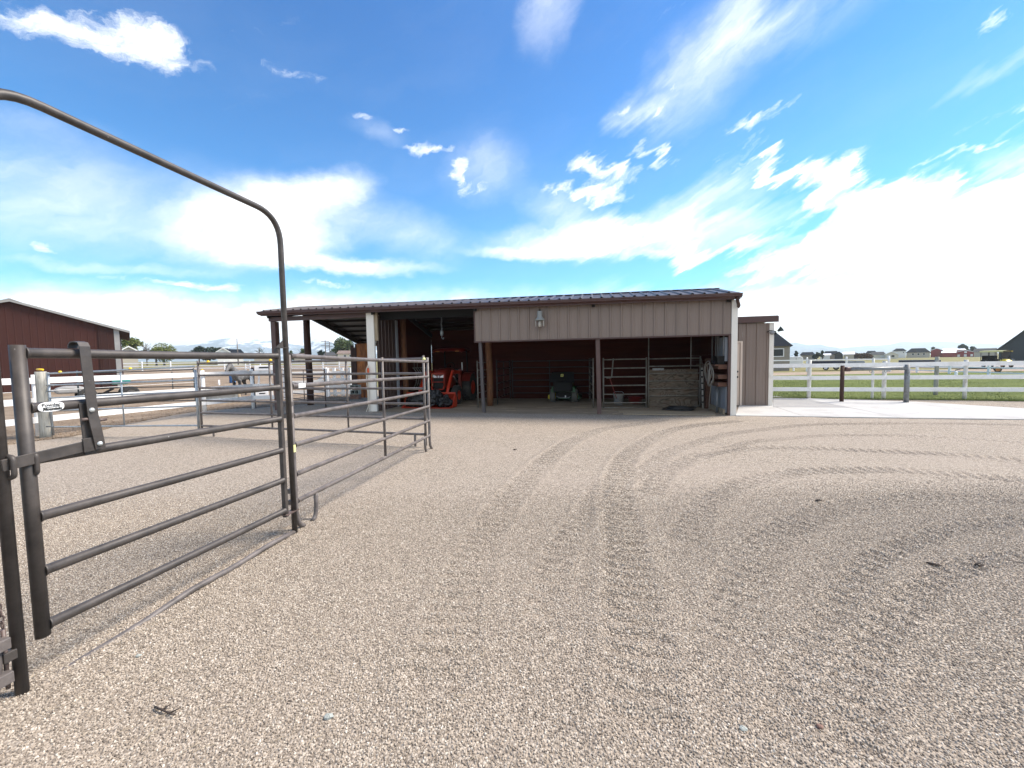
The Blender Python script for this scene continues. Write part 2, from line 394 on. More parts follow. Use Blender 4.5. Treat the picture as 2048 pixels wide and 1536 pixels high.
# ------------------------------------------------------------------ camera, light, sky
cd = bpy.data.cameras.new('camera'); cam = bpy.data.objects.new('camera', cd); COL.objects.link(cam); S.camera = cam
cd.sensor_width = 36; cd.sensor_fit = 'HORIZONTAL'; cd.lens = 36 * F / 2048; cd.clip_start = .05; cd.clip_end = 40000
cam.matrix_world = Matrix.Translation(EYE) @ Matrix.Rotation(PI / 2 - PITCH, 4, 'X') @ Matrix.Rotation(ROLL, 4, 'Z')
SUN_EL, SUN_AZ = 50, 76
sd = bpy.data.lights.new('sun', 'SUN'); sun = bpy.data.objects.new('sun', sd); COL.objects.link(sun)
sd.energy = 3.8; sd.angle = R(22); sd.color = (1, .89, .765)
to_sun = Vector((math.sin(R(SUN_AZ)) * math.cos(R(SUN_EL)), math.cos(R(SUN_AZ)) * math.cos(R(SUN_EL)), math.sin(R(SUN_EL))))
sun.rotation_euler = to_sun.to_track_quat('Z', 'Y').to_euler()
S.view_settings.view_transform = 'Standard'; S.view_settings.look = 'None'; S.view_settings.gamma = 1
S.view_settings.exposure = 1.12
S.cycles.max_bounces = 7; S.cycles.diffuse_bounces = 3; S.cycles.glossy_bounces = 3; S.cycles.volume_bounces = 1
S.cycles.transparent_max_bounces = 8; S.cycles.use_denoising = True; S.cycles.sample_clamp_indirect = 6

SOFT = [(560,440,200,80,0,.85),(300,430,430,120,5,.26),(520,490,170,48,0,.75),(700,535,190,16,3,.9),(650,385,110,48,-10,.75),(60,400,260,130,0,.25),(820,470,130,60,20,.3),
        (1240,480,270,44,-4,1.15),(1090,507,150,17,0,1.0),(1370,425,170,48,-22,.55),(1420,503,190,15,-5,.85),(1140,430,110,50,20,.4),(970,340,90,70,-10,.28),
        (1430,105,245,85,-47,.36),(1480,20,90,60,-40,.26),(1610,30,190,60,-25,.28),(1090,35,70,60,-35,.30),(1270,225,60,40,-20,.35),(2010,110,120,30,-25,.22),
        (420,650,860,70,0,1.5),(1750,640,760,85,0,1.6),(1000,660,700,60,0,1.0),(250,535,240,12,3,.4),(1000,590,500,20,0,.15),(2040,330,120,60,-12,.5),(760,262,70,24,15,.16),(20,240,220,40,10,.12)]
CRISP = [(150,62,235,40,17,1.05),(300,85,90,42,24,.75),(230,22,90,34,12,.38),(55,72,85,24,22,.5),(580,130,85,17,8,.55),(425,143,40,16,20,.38),(725,232,34,11,12,.6),(805,257,28,8,0,.6),(865,295,50,15,3,.9),
         (914,355,18,36,5,.75),(955,378,55,18,-15,.5),(110,500,46,14,12,1.0),(380,566,165,13,4,1.05),(645,566,70,8,3,.9),(100,535,120,9,3,.5),
         (1195,337,92,27,12,1.1),(1316,317,58,32,18,1.05),(1165,385,95,28,5,1.0),(1490,258,52,26,-8,.95),(1265,203,50,13,-20,.7),(1290,236,40,20,-22,.6),(1350,180,36,16,-42,.62),
         (1880,500,360,115,-14,1.25),(2040,440,240,100,-12,1.15),(1620,365,190,48,8,.8),(1750,420,230,78,-10,.95),(1540,345,120,30,10,.7),(1600,515,190,42,-18,.9),(1700,340,90,30,-35,.7),(1950,560,460,80,0,1.1),
         (1985,272,140,13,-15,.62),(2030,215,70,24,-8,.62),(1990,12,70,17,-28,.5),(1470,35,90,40,-50,.38)]
def azel(px, py):
    d = ray(px, py).normalized(); return Vector((math.atan2(d.x, d.y), math.asin(d.z), 0))
W = bpy.data.worlds.new('World'); S.world = W; W.use_nodes = True
nt = W.node_tree; bg = nt.nodes['Background']
sky = nt.nodes.new('ShaderNodeTexSky'); sky.sky_type = 'NISHITA'; sky.sun_disc = False
sky.sun_elevation = R(SUN_EL); sky.sun_rotation = R(SUN_AZ); sky.altitude = 1400; sky.air_density = 1.0; sky.dust_density = .6; sky.ozone_density = 1.5
tc = nt.nodes.new('ShaderNodeTexCoord'); sx = nt.nodes.new('ShaderNodeSeparateXYZ'); L(nt, tc.outputs['Generated'], sx.inputs[0])
az = math_n(nt, 'ARCTAN2', sx.outputs[0], sx.outputs[1]); el = math_n(nt, 'ARCSINE', sx.outputs[2])
cv = nt.nodes.new('ShaderNodeCombineXYZ'); L(nt, az, cv.inputs[0]); L(nt, el, cv.inputs[1])
def vmath(op, a, b):
    n = nt.nodes.new('ShaderNodeVectorMath'); n.operation = op
    for i, v in enumerate((a, b)):
        if hasattr(v, 'links'): L(nt, v, n.inputs[i])
        else: n.inputs[i].default_value = v
    return n.outputs[0]
def wnoise(vec, scale, detail, rough, stretch=(1, 1, 1), rot=0, color=False):
    mp = nt.nodes.new('ShaderNodeMapping'); mp.vector_type = 'TEXTURE'; mp.inputs['Scale'].default_value = tuple(1 / q for q in stretch); mp.inputs['Rotation'].default_value = (0, 0, rot); L(nt, vec, mp.inputs[0])
    n = nt.nodes.new('ShaderNodeTexNoise'); n.inputs['Scale'].default_value = scale; n.inputs['Detail'].default_value = detail; n.inputs['Roughness'].default_value = rough
    L(nt, mp.outputs[0], n.inputs['Vector']); return n.outputs['Color' if color else 'Fac']
d1 = vmath('SUBTRACT', wnoise(cv.outputs[0], 5, 3, .6, color=True), (.5, .5, .5))
d2 = vmath('SUBTRACT', wnoise(cv.outputs[0], 26, 4, .65, (1, 1.6, 1), color=True), (.5, .5, .5))
warp = vmath('ADD', vmath('MULTIPLY', d1, (.14, .07, 0)), vmath('MULTIPLY', d2, (.045, .028, 0)))
n_st = math_n(nt, 'MULTIPLY', math_n(nt, 'SUBTRACT', wnoise(cv.outputs[0], 15, 5, .6, (.22, 1.7, 1), R(27)), .5), ramp(nt, az, [(.05, (0, 0, 0)), (.35, (1, 1, 1))]))
st_v = nt.nodes.new('ShaderNodeCombineXYZ'); L(nt, math_n(nt, 'MULTIPLY', n_st, .24), st_v.inputs[0]); L(nt, math_n(nt, 'MULTIPLY', n_st, .12), st_v.inputs[1])
cvw = vmath('ADD', vmath('ADD', cv.outputs[0], warp), st_v.outputs[0])
def blobs(lst):
    acc = None
    for (x, y, a, b, rot, st) in lst:
        c0 = azel(x, y); t = R(rot); A_ = azel(x + 12 * math.cos(t), y + 12 * math.sin(t)) - c0; B_ = azel(x - 12 * math.sin(t), y + 12 * math.cos(t)) - c0
        ang = math.atan2(A_.y, A_.x); ra = A_.length * a / 12; rb = B_.length * b / 12
        mp = nt.nodes.new('ShaderNodeMapping'); mp.vector_type = 'TEXTURE'
        mp.inputs['Location'].default_value = c0; mp.inputs['Rotation'].default_value = (0, 0, ang); mp.inputs['Scale'].default_value = (ra, rb, 1); L(nt, cvw, mp.inputs[0])
        ln = nt.nodes.new('ShaderNodeVectorMath'); ln.operation = 'LENGTH'; L(nt, mp.outputs[0], ln.inputs[0])
        mr = nt.nodes.new('ShaderNodeMapRange'); mr.interpolation_type = 'SMOOTHSTEP'
        for k, v in ((1, 0.0), (2, 1.35), (3, st), (4, 0.0)): mr.inputs[k].default_value = v
        L(nt, ln.outputs['Value'], mr.inputs[0])
        acc = mr.outputs[0] if acc is None else math_n(nt, 'ADD', acc, mr.outputs[0])
    return acc
n_soft = wnoise(cvw, 5.5, 7, .6, (.55, 1.5, 1), R(12)); n_soft2 = wnoise(cvw, 12, 8, .68, (.45, 2.0, 1), R(38)); n_mix = math_n(nt, 'ADD', math_n(nt, 'MULTIPLY', n_soft, .6), math_n(nt, 'MULTIPLY', n_soft2, .42))
n_cr = wnoise(cvw, 9, 9, .68, (.5, 1.9, 1), R(27)); n_fine = wnoise(cvw, 34, 6, .7, (.5, 1.6, 1), R(22))
soft = math_n(nt, 'MULTIPLY', blobs(SOFT), math_n(nt, 'MAXIMUM', .05, math_n(nt, 'ADD', -1.15, math_n(nt, 'MULTIPLY', n_mix, 4.1))), True)
bl_c = blobs(CRISP); pres = math_n(nt, 'MINIMUM', math_n(nt, 'ADD', .5, math_n(nt, 'MULTIPLY', bl_c, 1.6)), 1.0)
cr = math_n(nt, 'ADD', bl_c, math_n(nt, 'MULTIPLY', pres, math_n(nt, 'ADD', math_n(nt, 'MULTIPLY', math_n(nt, 'SUBTRACT', n_cr, .5), 3.6), math_n(nt, 'MULTIPLY', math_n(nt, 'SUBTRACT', n_fine, .5), .8))))
mr = nt.nodes.new('ShaderNodeMapRange'); mr.interpolation_type = 'SMOOTHSTEP'; mr.inputs[1].default_value = .18; mr.inputs[2].default_value = 1.35; L(nt, cr, mr.inputs[0])
base_cirrus = math_n(nt, 'MULTIPLY', ramp(nt, wnoise(cvw, 2.2, 8, .62, (.5, 1.7, 1), R(15)), [(.46, (0, 0, 0)), (.85, (.08, .08, .08))]), 1.0)
alpha = math_n(nt, 'MAXIMUM', math_n(nt, 'MAXIMUM', soft, mr.outputs[0]), base_cirrus)
behind = math_n(nt, 'MULTIPLY', ramp(nt, math_n(nt, 'MULTIPLY', sx.outputs[1], -1), [(.05, (0, 0, 0)), (.7, (.72, .72, .72))]), math_n(nt, 'ADD', .5, wnoise(tc.outputs['Generated'], 2.5, 6, .6)))  # added cloud cover behind the camera, there for its neutral fill light
alpha = math_n(nt, 'MINIMUM', math_n(nt, 'MAXIMUM', alpha, behind), 1.0)
up = ramp(nt, sx.outputs[2], [(-.02 + .02, (0, 0, 0)), (.03, (1, 1, 1))])
tint = mix(nt, ramp(nt, sx.outputs[2], [(.08, (0, 0, 0)), (.62, (1, 1, 1))]), (.30, 1.30, 1.72), (.08, .80, 1.40))
skyc = mix(nt, 1.0, sky.outputs[0], tint, 'MULTIPLY')
cl = nt.nodes.new('ShaderNodeRGB'); cl.outputs[0].default_value = (9.6, 9.7, 9.9, 1)
allc = mix(nt, alpha, skyc, cl.outputs[0])
L(nt, allc, bg.inputs[0]); bg.inputs[1].default_value = .075
W.cycles.sampling_method = 'MANUAL'; W.cycles.sample_map_resolution = 512

# ------------------------------------------------------------------ terrain
def hz(x, y):
    x = np.asarray(x, float); y = np.asarray(y, float)
    r = np.hypot(x, y); a = np.arctan2(x, np.maximum(y, .01))
    w = sstep(.06, .42, -a) * (y > 0)
    return w * np.minimum(.019 * np.maximum(0, r - 27), 4.4)
def hzf(x, y): return float(hz(x, y))
# one base sheet to the horizon
def axis(lo, hi, n, k):
    t = np.linspace(-1, 1, n); return np.sinh(t * k) / math.sinh(k) * hi
gx = axis(0, 9000, 181, 6.2); gy = axis(0, 9000, 181, 6.2)
X, Y = np.meshgrid(gx, gy); Z = hz(X, Y) - .05
def grid_obj(name, X, Y, Z, mat, smooth=True):
    ny, nx = X.shape
    me = bpy.data.meshes.new(name); v = np.stack([X, Y, Z], -1).reshape(-1, 3).astype(np.float32)
    idx = np.arange(nx * ny).reshape(ny, nx); f = np.stack([idx[:-1, :-1], idx[:-1, 1:], idx[1:, 1:], idx[1:, :-1]], -1).reshape(-1, 4)
    me.vertices.add(len(v)); me.vertices.foreach_set('co', v.ravel())
    me.loops.add(f.size); me.loops.foreach_set('vertex_index', f.ravel().astype(np.int32))
    me.polygons.add(len(f)); me.polygons.foreach_set('loop_start', np.arange(0, f.size, 4, dtype=np.int32)); me.polygons.foreach_set('loop_total', np.full(len(f), 4, np.int32))
    me.polygons.foreach_set('use_smooth', np.full(len(f), smooth)); me.update(calc_edges=True); me.validate()
    me.materials.append(MAT[mat]); o = bpy.data.objects.new(name, me); COL.objects.link(o); XF[name] = Matrix.Identity(4); return o
struct(grid_obj('field_ground', X, Y, Z, 'field'))

# gravel yard with tyre tracks
def smooth_path(pix, n=60):
    P = np.array([[G(*p).x, G(*p).y] for p in pix]); t = np.r_[0, np.cumsum(np.hypot(*np.diff(P, axis=0).T))]
    s = np.linspace(0, t[-1], n); k = np.stack([np.interp(s, t, P[:, 0]), np.interp(s, t, P[:, 1])], 1)
    for _ in range(6): k[1:-1] = .25 * k[:-2] + .5 * k[1:-1] + .25 * k[2:]
    return k
TRACKS = [([(1330,840),(1200,858),(1142,881),(1094,916),(1060,950),(1022,991),(991,1025),(971,1059),(947,1104),(926,1151),(900,1230),(880,1340)], .17, .017),
          ([(1480,842),(1380,852),(1333,861),(1278,888),(1244,922),(1234,957),(1230,991),(1237,1025),(1246,1070),(1256,1150),(1275,1300),(1290,1450)], .17, .019),
          ([(1210,960),(1169,1025),(1125,1083),(1107,1127),(1085,1200),(1075,1300)], .12, .012),
          ([(2048,850),(1800,846),(1600,850),(1450,868),(1330,905),(1270,960)], .15, .012),
          ([(2048,921),(1900,908),(1780,904),(1650,898),(1526,895),(1400,909),(1330,940),(1290,990)], .15, .013),
          ([(2048,885),(1850,872),(1650,870),(1500,884),(1400,915)], .13, .011),
          ([(2048,960),(1800,940),(1600,942),(1480,965),(1400,1010),(1370,1080)], .16, .012),
          ([(2048,1000),(1850,990),(1650,1020),(1530,1080),(1480,1160),(1450,1300)], .17, .013),
          ([(2048,1040),(1880,1060),(1740,1120),(1660,1246),(1613,1319),(1578,1406),(1558,1523)], .10, .016),
          ([(2048,1110),(1930,1130),(1844,1182),(1786,1231),(1742,1290),(1713,1348),(1707,1523)], .10, .020)]
gx = np.arange(-9.5, 17.0, .026); gy = np.arange(.45, 12.6, .026)
X, Y = np.meshgrid(gx, gy); Z = np.zeros_like(X)
def vnoise(X, Y, cell, seed):
    rg = np.random.default_rng(seed); t = rg.random((257, 257)).astype(np.float32)
    u = X / cell + 100.3; v = Y / cell + 57.7; iu = np.floor(u).astype(int); iv = np.floor(v).astype(int); fu = u - iu; fv = v - iv
    fu = fu * fu * (3 - 2 * fu); fv = fv * fv * (3 - 2 * fv); iu %= 256; iv %= 256
    return (t[iv, iu] * (1 - fu) + t[iv, iu + 1] * fu) * (1 - fv) + (t[iv + 1, iu] * (1 - fu) + t[iv + 1, iu + 1] * fu) * fv - .5
wob = vnoise(X, Y, .5, 5)
for ti, (pix, hw, amp) in enumerate(TRACKS):
    k = smooth_path(pix); best = np.full(X.shape, 9.0); sd_ = np.zeros(X.shape); sg = np.zeros(X.shape); acc = 0.0
    m = (X > k[:, 0].min() - .6) & (X < k[:, 0].max() + .6) & (Y > k[:, 1].min() - .6) & (Y < k[:, 1].max() + .6)
    x, y = X[m], Y[m]; b = np.full(x.shape, 9.0); s_ = np.zeros(x.shape); g_ = np.zeros(x.shape)
    for i in range(len(k) - 1):
        p, q = k[i], k[i + 1]; d = q - p; l = np.hypot(*d)
        if l < 1e-6: continue
        u = d / l; rx, ry = x - p[0], y - p[1]; t = np.clip(rx * u[0] + ry * u[1], 0, l); cx, cy = rx - t * u[0], ry - t * u[1]
        dist = np.hypot(cx, cy); sel = dist < b; b[sel] = dist[sel]; s_[sel] = acc + t[sel]; g_[sel] = (u[0] * cy - u[1] * cx)[sel]; acc += l
    w = 1 - sstep(hw * .75, hw * 1.25, b); fade = .6 + .7 * np.clip(vnoise(x, y, .9, 20 + ti) + .5, 0, 1)
    lug = .5 + .5 * np.sin((s_ + np.abs(g_) * .10 + wob[m] * .008) / .132 * 2 * PI)
    berm = np.exp(-((b - hw * 1.3) / .05) ** 2)
    amp *= 1.2 if ti < 3 else (1.15 if ti < 7 else 1.0)
    fade = fade * (.55 + .45 * sstep(1.6, 4.6, y)); Z[m] += w * (lug * amp * 1.85 - amp * 1.05) * fade + berm * amp * .45 * fade
Z += .012 * vnoise(X, Y, 1.3, 1) + .008 * vnoise(X, Y, .35, 2) + .003 * vnoise(X, Y, .12, 3) + .003 * vnoise(X, Y, .05, 4)
ROW = .03 * .012
# fine raking lines swept round the yard
cxr, cyr = 3.0, -1.5; rr = np.hypot(X - cxr, Y - cyr); Z += .0035 * np.sin(rr * 2 * PI / .16 + 3 * vnoise(X, Y, 1.5, 9)) * sstep(-.5, 3, X) * np.clip(vnoise(X, Y, 2.2, 8) * 2 + .8, 0, 1)
edge = np.minimum.reduce([X - gx[0], gx[-1] - X, gy[-1] - Y, Y - gy[0]]); Z *= sstep(0, .3, edge)
ZG = Z.copy(); GX0, GY0, GST = gx[0], gy[0], .026
yard = struct(grid_obj('gravel_yard', X, Y, Z, 'gravel'))
def gz(x, y):
    i = int((y - GY0) / GST); j = int((x - GX0) / GST)
    return float(ZG[i, j]) if 0 <= i < ZG.shape[0] and 0 <= j < ZG.shape[1] else 0.0
mb = MB()   # rest of the yard, butted round the fine part
ex0, ex1, ey0, ey1 = gx[0], gx[-1], gy[0], gy[-1]
for a, b in (((-60, -40, 0), (60, ey0, 0)), ((-60, ey0, 0), (ex0, ey1, 0)), ((ex1, ey0, 0), (60, ey1, 0)), ((-30, ey1, 0), (60, 24, 0))):
    mb.quad((a[0], a[1], 0), (b[0], a[1], 0), (b[0], b[1], 0), (a[0], b[1], 0))
struct(mb.build('gravel_apron', 'gravel', fix=False))

# paddock dirt on the left
near = [(-700,1010),(-250,930),(60,884),(140,874),(200,862),(230,853),(355,829),(402,822),(470,817),(552,813),(640,806),(700,801)]
nearw = [G(*p) for p in near]
rows = []
for k in range(15):
    t = (k / 14) ** 2; row = []
    for p in nearw:
        f = Vector((p.x, p.y, 0)); f = f * (1 + t * 5.0); row.append((f.x, f.y, hzf(f.x, f.y) + (.012 + .05 * t if k else .002)))
    rows.append(row)
mb = MB(); mb.grid(rows); struct(mb.build('paddock_dirt', 'dirt'))
# lumps of trodden dirt along its near edge
mb = MB()
for i in range(4200):
    k = random.random() * (len(nearw) - 1.001); j = int(k); p = nearw[j].lerp(nearw[j + 1], k - j) * (1 + random.random() ** 1.6 * .55)
    r = random.uniform(.006, .022); mb.ball((p.x, p.y, r * .3 + .01), (r * random.uniform(.7, 1.5), r * random.uniform(.7, 1.5), r * .7), 6, 4)
struct(mb.build('dirt_clods', 'dirt', fix=False), 'stuff')

# lawn, bare strip, drive
lw = [G(*p) for p in ((1500,797),(1618,797.5),(1768,799.5),(1930,801),(2048,803))]
d_ = (lw[-1] - lw[-2]).normalized(); lw += [lw[-1] + d_ * k for k in (4, 8, 12, 16, 20, 24, 28)]; lw0 = lw[0]; lw = [lw0.lerp(lw[1], k / 3) for k in range(3)] + lw[1:]
mb = MB(); far = [Vector((p.x * 2.15 + 1.5, 33.5 + .02 * p.x, .012)) for p in lw]
mb.grid([[(p.x, p.y, .012) for p in lw], far], False); struct(mb.build('lawn', 'lawn'))
mb = MB(); mb.quad((10, 33, .006), (110, 35, .006), (130, 40, .006), (10, 40, .006)); struct(mb.build('bare_soil_strip', 'bare'))
mb = MB(); mb.quad((48, 35, .016), (140, 36, .016), (150, 60, .016), (52, 62, .016)); struct(mb.build('driveway', 'road'))
vs = []; fs = []
for i in range(60000):
    t = random.random() ** .8 * (len(lw) - 1); j = min(int(t), len(lw) - 2); p = lw[j].lerp(lw[j + 1], t - j); f = far[j].lerp(far[j + 1], t - j)
    u = random.random() ** 2.6 * .6; q = p.lerp(f, u); q.x += random.uniform(-.3, .3); h = random.uniform(.025, .055) * (1.35 if u < .015 else 1); a = random.random() * PI; w = .006 * (1 + u * 2)
    dx, dy = math.cos(a) * w, math.sin(a) * w; k = len(vs); lx, ly = random.uniform(-.035, .035), random.uniform(-.035, .035)
    vs += [(q.x - dx, q.y - dy, .01), (q.x + dx, q.y + dy, .01), (q.x + lx, q.y + ly, h)]; fs.append((k, k + 1, k + 2))
me = bpy.data.meshes.new('lawn_grass'); me.from_pydata(vs, [], fs); me.materials.append(MAT['grass_blade']); o = bpy.data.objects.new('lawn_grass', me); COL.objects.link(o); struct(o, 'stuff')

# loose stones lying on the yard close to the camera (one mass nobody could count)
def pebbles():
    # emitter: a copy of the near part of the yard surface
    j0, j1, i0, i1 = int((-7.5 - GX0) / GST), int((7.5 - GX0) / GST), int((.9 - GY0) / GST), int((5.4 - GY0) / GST)
    X, Y = np.meshgrid(GX0 + GST * np.arange(j0, j1), GY0 + GST * np.arange(i0, i1)); Z = ZG[i0:i1, j0:j1]
    o = grid_obj('loose_gravel', X, Y, Z + .001, 'gravel'); struct(o, 'stuff')
    me = o.data; at = me.attributes.new('dens', 'FLOAT', 'POINT')
    c = np.abs(X) < (Y * 1.36 + .35); d = np.where(c, 1.0, 0.0) * (1 - sstep(3.4, 5.3, Y))
    at.data.foreach_set('value', d.ravel().astype(np.float32))
    ng = bpy.data.node_groups.new('scatter', 'GeometryNodeTree')
    ng.interface.new_socket('Geometry', in_out='INPUT', socket_type='NodeSocketGeometry'); ng.interface.new_socket('Geometry', in_out='OUTPUT', socket_type='NodeSocketGeometry')
    n = ng.nodes; gi = n.new('NodeGroupInput'); go = n.new('NodeGroupOutput')
    dp = n.new('GeometryNodeDistributePointsOnFaces'); dp.distribute_method = 'RANDOM'
    na = n.new('GeometryNodeInputNamedAttribute'); na.data_type = 'FLOAT'; na.inputs['Name'].default_value = 'dens'
    mm = n.new('ShaderNodeMath'); mm.operation = 'MULTIPLY'; mm.inputs[1].default_value = 8200; ng.links.new(na.outputs['Attribute'], mm.inputs[0])
    ng.links.new(gi.outputs[0], dp.inputs['Mesh']); ng.links.new(mm.outputs[0], dp.inputs['Density'])
    ico = n.new('GeometryNodeMeshIcoSphere'); ico.inputs['Radius'].default_value = .0056; ico.inputs['Subdivisions'].default_value = 2
    sp = n.new('GeometryNodeSetPosition'); nz = n.new('ShaderNodeTexNoise'); nz.inputs['Scale'].default_value = 90; vm = n.new('ShaderNodeVectorMath'); vm.operation = 'SUBTRACT'; vm.inputs[1].default_value = (.5, .5, .5)
    vs_ = n.new('ShaderNodeVectorMath'); vs_.operation = 'SCALE'; vs_.inputs['Scale'].default_value = .008
    ng.links.new(nz.outputs['Color'], vm.inputs[0]); ng.links.new(vm.outputs[0], vs_.inputs[0]); ng.links.new(ico.outputs[0], sp.inputs['Geometry']); ng.links.new(vs_.outputs[0], sp.inputs['Offset'])
    sm = n.new('GeometryNodeSetMaterial'); sm.inputs['Material'].default_value = MAT['stone']; ng.links.new(sp.outputs[0], sm.inputs[0])
    ip = n.new('GeometryNodeInstanceOnPoints'); ng.links.new(dp.outputs['Points'], ip.inputs['Points']); ng.links.new(sm.outputs[0], ip.inputs['Instance'])
    rr_ = n.new('FunctionNodeRandomValue'); rr_.data_type = 'FLOAT_VECTOR'; rr_.inputs[1].default_value = (6.28, 6.28, 6.28); ng.links.new(rr_.outputs[0], ip.inputs['Rotation'])
    rs = n.new('FunctionNodeRandomValue'); rs.data_type = 'FLOAT_VECTOR'; rs.inputs[0].default_value = (.45, .4, .35); rs.inputs[1].default_value = (1.35, 1.1, .95); rs.inputs['Seed'].default_value = 4; ng.links.new(rs.outputs[0], ip.inputs['Scale'])
    jn = n.new('GeometryNodeJoinGeometry'); ng.links.new(ip.outputs[0], jn.inputs[0])
    ng.links.new(jn.outputs[0], go.inputs[0])
    md = o.modifiers.new('scatter', 'NODES'); md.node_group = ng
    return o
pebbles()

# ================================================================== the long open shed
BA = Vector((-4.637, 13.266, 0)); BROT = R(-12.305)
BM = Matrix.Translation(BA) @ Matrix.Rotation(BROT, 4, 'Z')
BU, BV = BM.to_3x3() @ Vector((1, 0, 0)), BM.to_3x3() @ Vector((0, 1, 0))
def bl(px, py, ax, val):
    """photo pixel -> shed coordinates on the plane ax = val"""
    r = ray(px, py); a = {'x': BU, 'y': BV, 'z': Vector((0, 0, 1))}[ax]
    p = EYE + r * ((val - (EYE - BA).dot(a)) / r.dot(a)); return BM.inverted() @ p
def bw(x, y, z=0): return BM @ Vector((x, y, z))
zb = lambda x: 3.345 - .0112 * x            # underside of the gutter (the shed stands a little out of level)
barn = thing('open_shed', 'long brown metal pole shed with open bays and a low ribbed roof', 'shed', BA, BROT)
X0, X1 = -4.22, 11.13
RY, REAR = 1.62, 6.6
def roof_z(x, y):  # top surface
    ridge = 3.85 - .008 * (x - 3)
    ze = zb(x) + .145
    if y <= RY: return lerp(ze, ridge, (y + .22) / (RY + .22))
    return ridge - (y - RY) * .272
mb = MB()
ribsheet(mb, X0, X1, lambda a: -.22, lambda a: RY + .01, lambda x, o, y: Vector((x, y, roof_z(x, min(y, RY)) + o)), pitch=.305, rib=.036, w0=.085, w1=.035, thick=.015, minor=False)
ribsheet(mb, X0, X1, lambda a: RY + .01, lambda a: REAR, lambda x, o, y: Vector((x, y, roof_z(x, max(y, RY)) + o)), pitch=.305, rib=.036, w0=.085, w1=.035, thick=.015, minor=False)
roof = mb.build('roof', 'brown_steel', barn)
mb = MB()   # ridge cap
for sgn in (-1, 1):
    mb.quad((X0, RY, roof_z(X0, RY) + .034), (X1, RY, roof_z(X1, RY) + .034), (X1, RY + sgn * .17, roof_z(X1, RY + sgn * .17) + .03), (X0, RY + sgn * .17, roof_z(X0, RY + sgn * .17) + .03))
mb.build('ridge_cap', 'brown_steel', roof)
mb = MB()   # purlins and rafters under the roof
for y in np.arange(.5, 6.5, .62):
    mb.beam((X0 + .1, y, roof_z(X0, y) - .075), (X1 - .2, y, roof_z(X1, y) - .075), .05, .09)
for x in (-4.05, .05, 3.6, 7.25, 10.9):
    mb.beam((x, -.1, roof_z(x, 0) - .2), (x, RY, roof_z(x, RY) - .22), .09, .18); mb.beam((x, RY, roof_z(x, RY) - .22), (x, REAR - .1, roof_z(x, REAR) - .2), .09, .18)
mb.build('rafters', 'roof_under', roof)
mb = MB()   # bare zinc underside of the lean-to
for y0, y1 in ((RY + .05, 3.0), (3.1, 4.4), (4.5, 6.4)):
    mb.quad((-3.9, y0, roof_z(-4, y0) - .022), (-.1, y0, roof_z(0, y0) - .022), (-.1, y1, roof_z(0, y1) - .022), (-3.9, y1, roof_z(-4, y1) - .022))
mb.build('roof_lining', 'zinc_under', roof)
for x in (X0 + .015, X1 - .015):   # gable rake boards
    mb = MB()
    for a, b in ((-.2, RY), (RY, REAR)):
        mb.beam((x, a, roof_z(x, a) - .085), (x, b, roof_z(x, b) - .085), .03, .15)
    mb.build('rake_board', 'brown_trim', roof)
# fascia + gutter
mb = MB(); gp = [(-.235, .115), (-.235, 0), (-.25, 0), (-.30, .028), (-.335, .045), (-.335, .075), (-.35, .085), (-.35, .118), (-.33, .118), (-.325, .1)]
mb.grid([[Vector((x, y, zb(x) + z)) for y, z in gp] for x in (X0 - .06, X1 + .02)], False)
for x in (X0 - .06, X1 + .02): mb.quad(*[Vector((x, y, zb(x) + z)) for y, z in gp])
mb.beam((X0, -.218, zb(X0) + .055), (X1, -.218, zb(X1) + .055), .03, .17)
gut = mb.build('gutter', 'brown_trim', barn)
mb = MB(); xe = 11.04; z0 = zb(11)
mb.tube(fillet([(xe, -.29, z0 + .01), (xe, -.29, z0 - .09), (xe + .10, -.1, z0 - .20), (xe + .13, .12, z0 - .21)], .12, 6), .043, 10); mb.build('downspout', 'dark_post', gut)
# boxed header wall, ribbed taupe steel
fx0, fx1, fz0 = 3.585, 10.975, 2.275
mb = MB(); ribsheet(mb, fx0, fx1, lambda a: fz0, lambda a: zb(a) - .005, lambda x, o, z: Vector((x, -o, z)), pitch=.305, rib=.030, w0=.075, w1=.034, phase=.19)
head = mb.build('front_panel', 'taupe', barn)
mb = MB(); mb.box2((fx0, -.03, fz0 - .045), (fx1, .06, fz0 - .003)); mb.box2((fx0 - .035, -.03, fz0 - .045), (fx0 - .003, .06, zb(fx0))); mb.build('edge_trim', 'brown_trim', head, bevel=.004)
mb = MB(); mb.box2((X0 + .12, -.02, zb(X0) - .20), (-.21, .10, zb(-.2) - .01)); b_ = mb.build('beam', 'brown_trim', barn)
mb = MB(); mb.box2((.06, .30, zb(1) - .22), (fx0 - .05, .36, zb(1) + .05)); mb.build('beam', 'black', barn)
# posts
for name, x0, x1, w in (('post', 3.72, 3.81, .10), ('post', 7.37, 7.41, .125)):
    mb = MB(); mb.beam((x0, .08, fz0 - .045), (x1, .02, -.02), w, w, up=(0, 1, 0)); mb.build('steel_post', 'grey_post' if w < .11 else 'brown_post', barn, bevel=.006)
mb = MB(); mb.box2((-4.07, .02, -.02), (-3.88, .21, zb(-4) - .20)); mb.build('square_post', 'brown_post', barn, bevel=.008)
for (x, y, r, h, m) in ((-4.02, 1.78, .125, 3.55, 'dark_post'), (3.5, 1.85, .115, 3.3, 'rust_post'), (.16, 1.83, .11, 3.4, 'rust_post'), (-4.0, 5.25, .11, 2.75, 'dark_post')):
    mb = MB(); mb.tube([(x + .02 * math.sin(k), y, -.05 + (h + .05) * k / 6) for k in range(7)], [r * (1 + .03 * math.sin(k * 2.1)) for k in range(7)], 14); mb.build('round_post', m, barn)
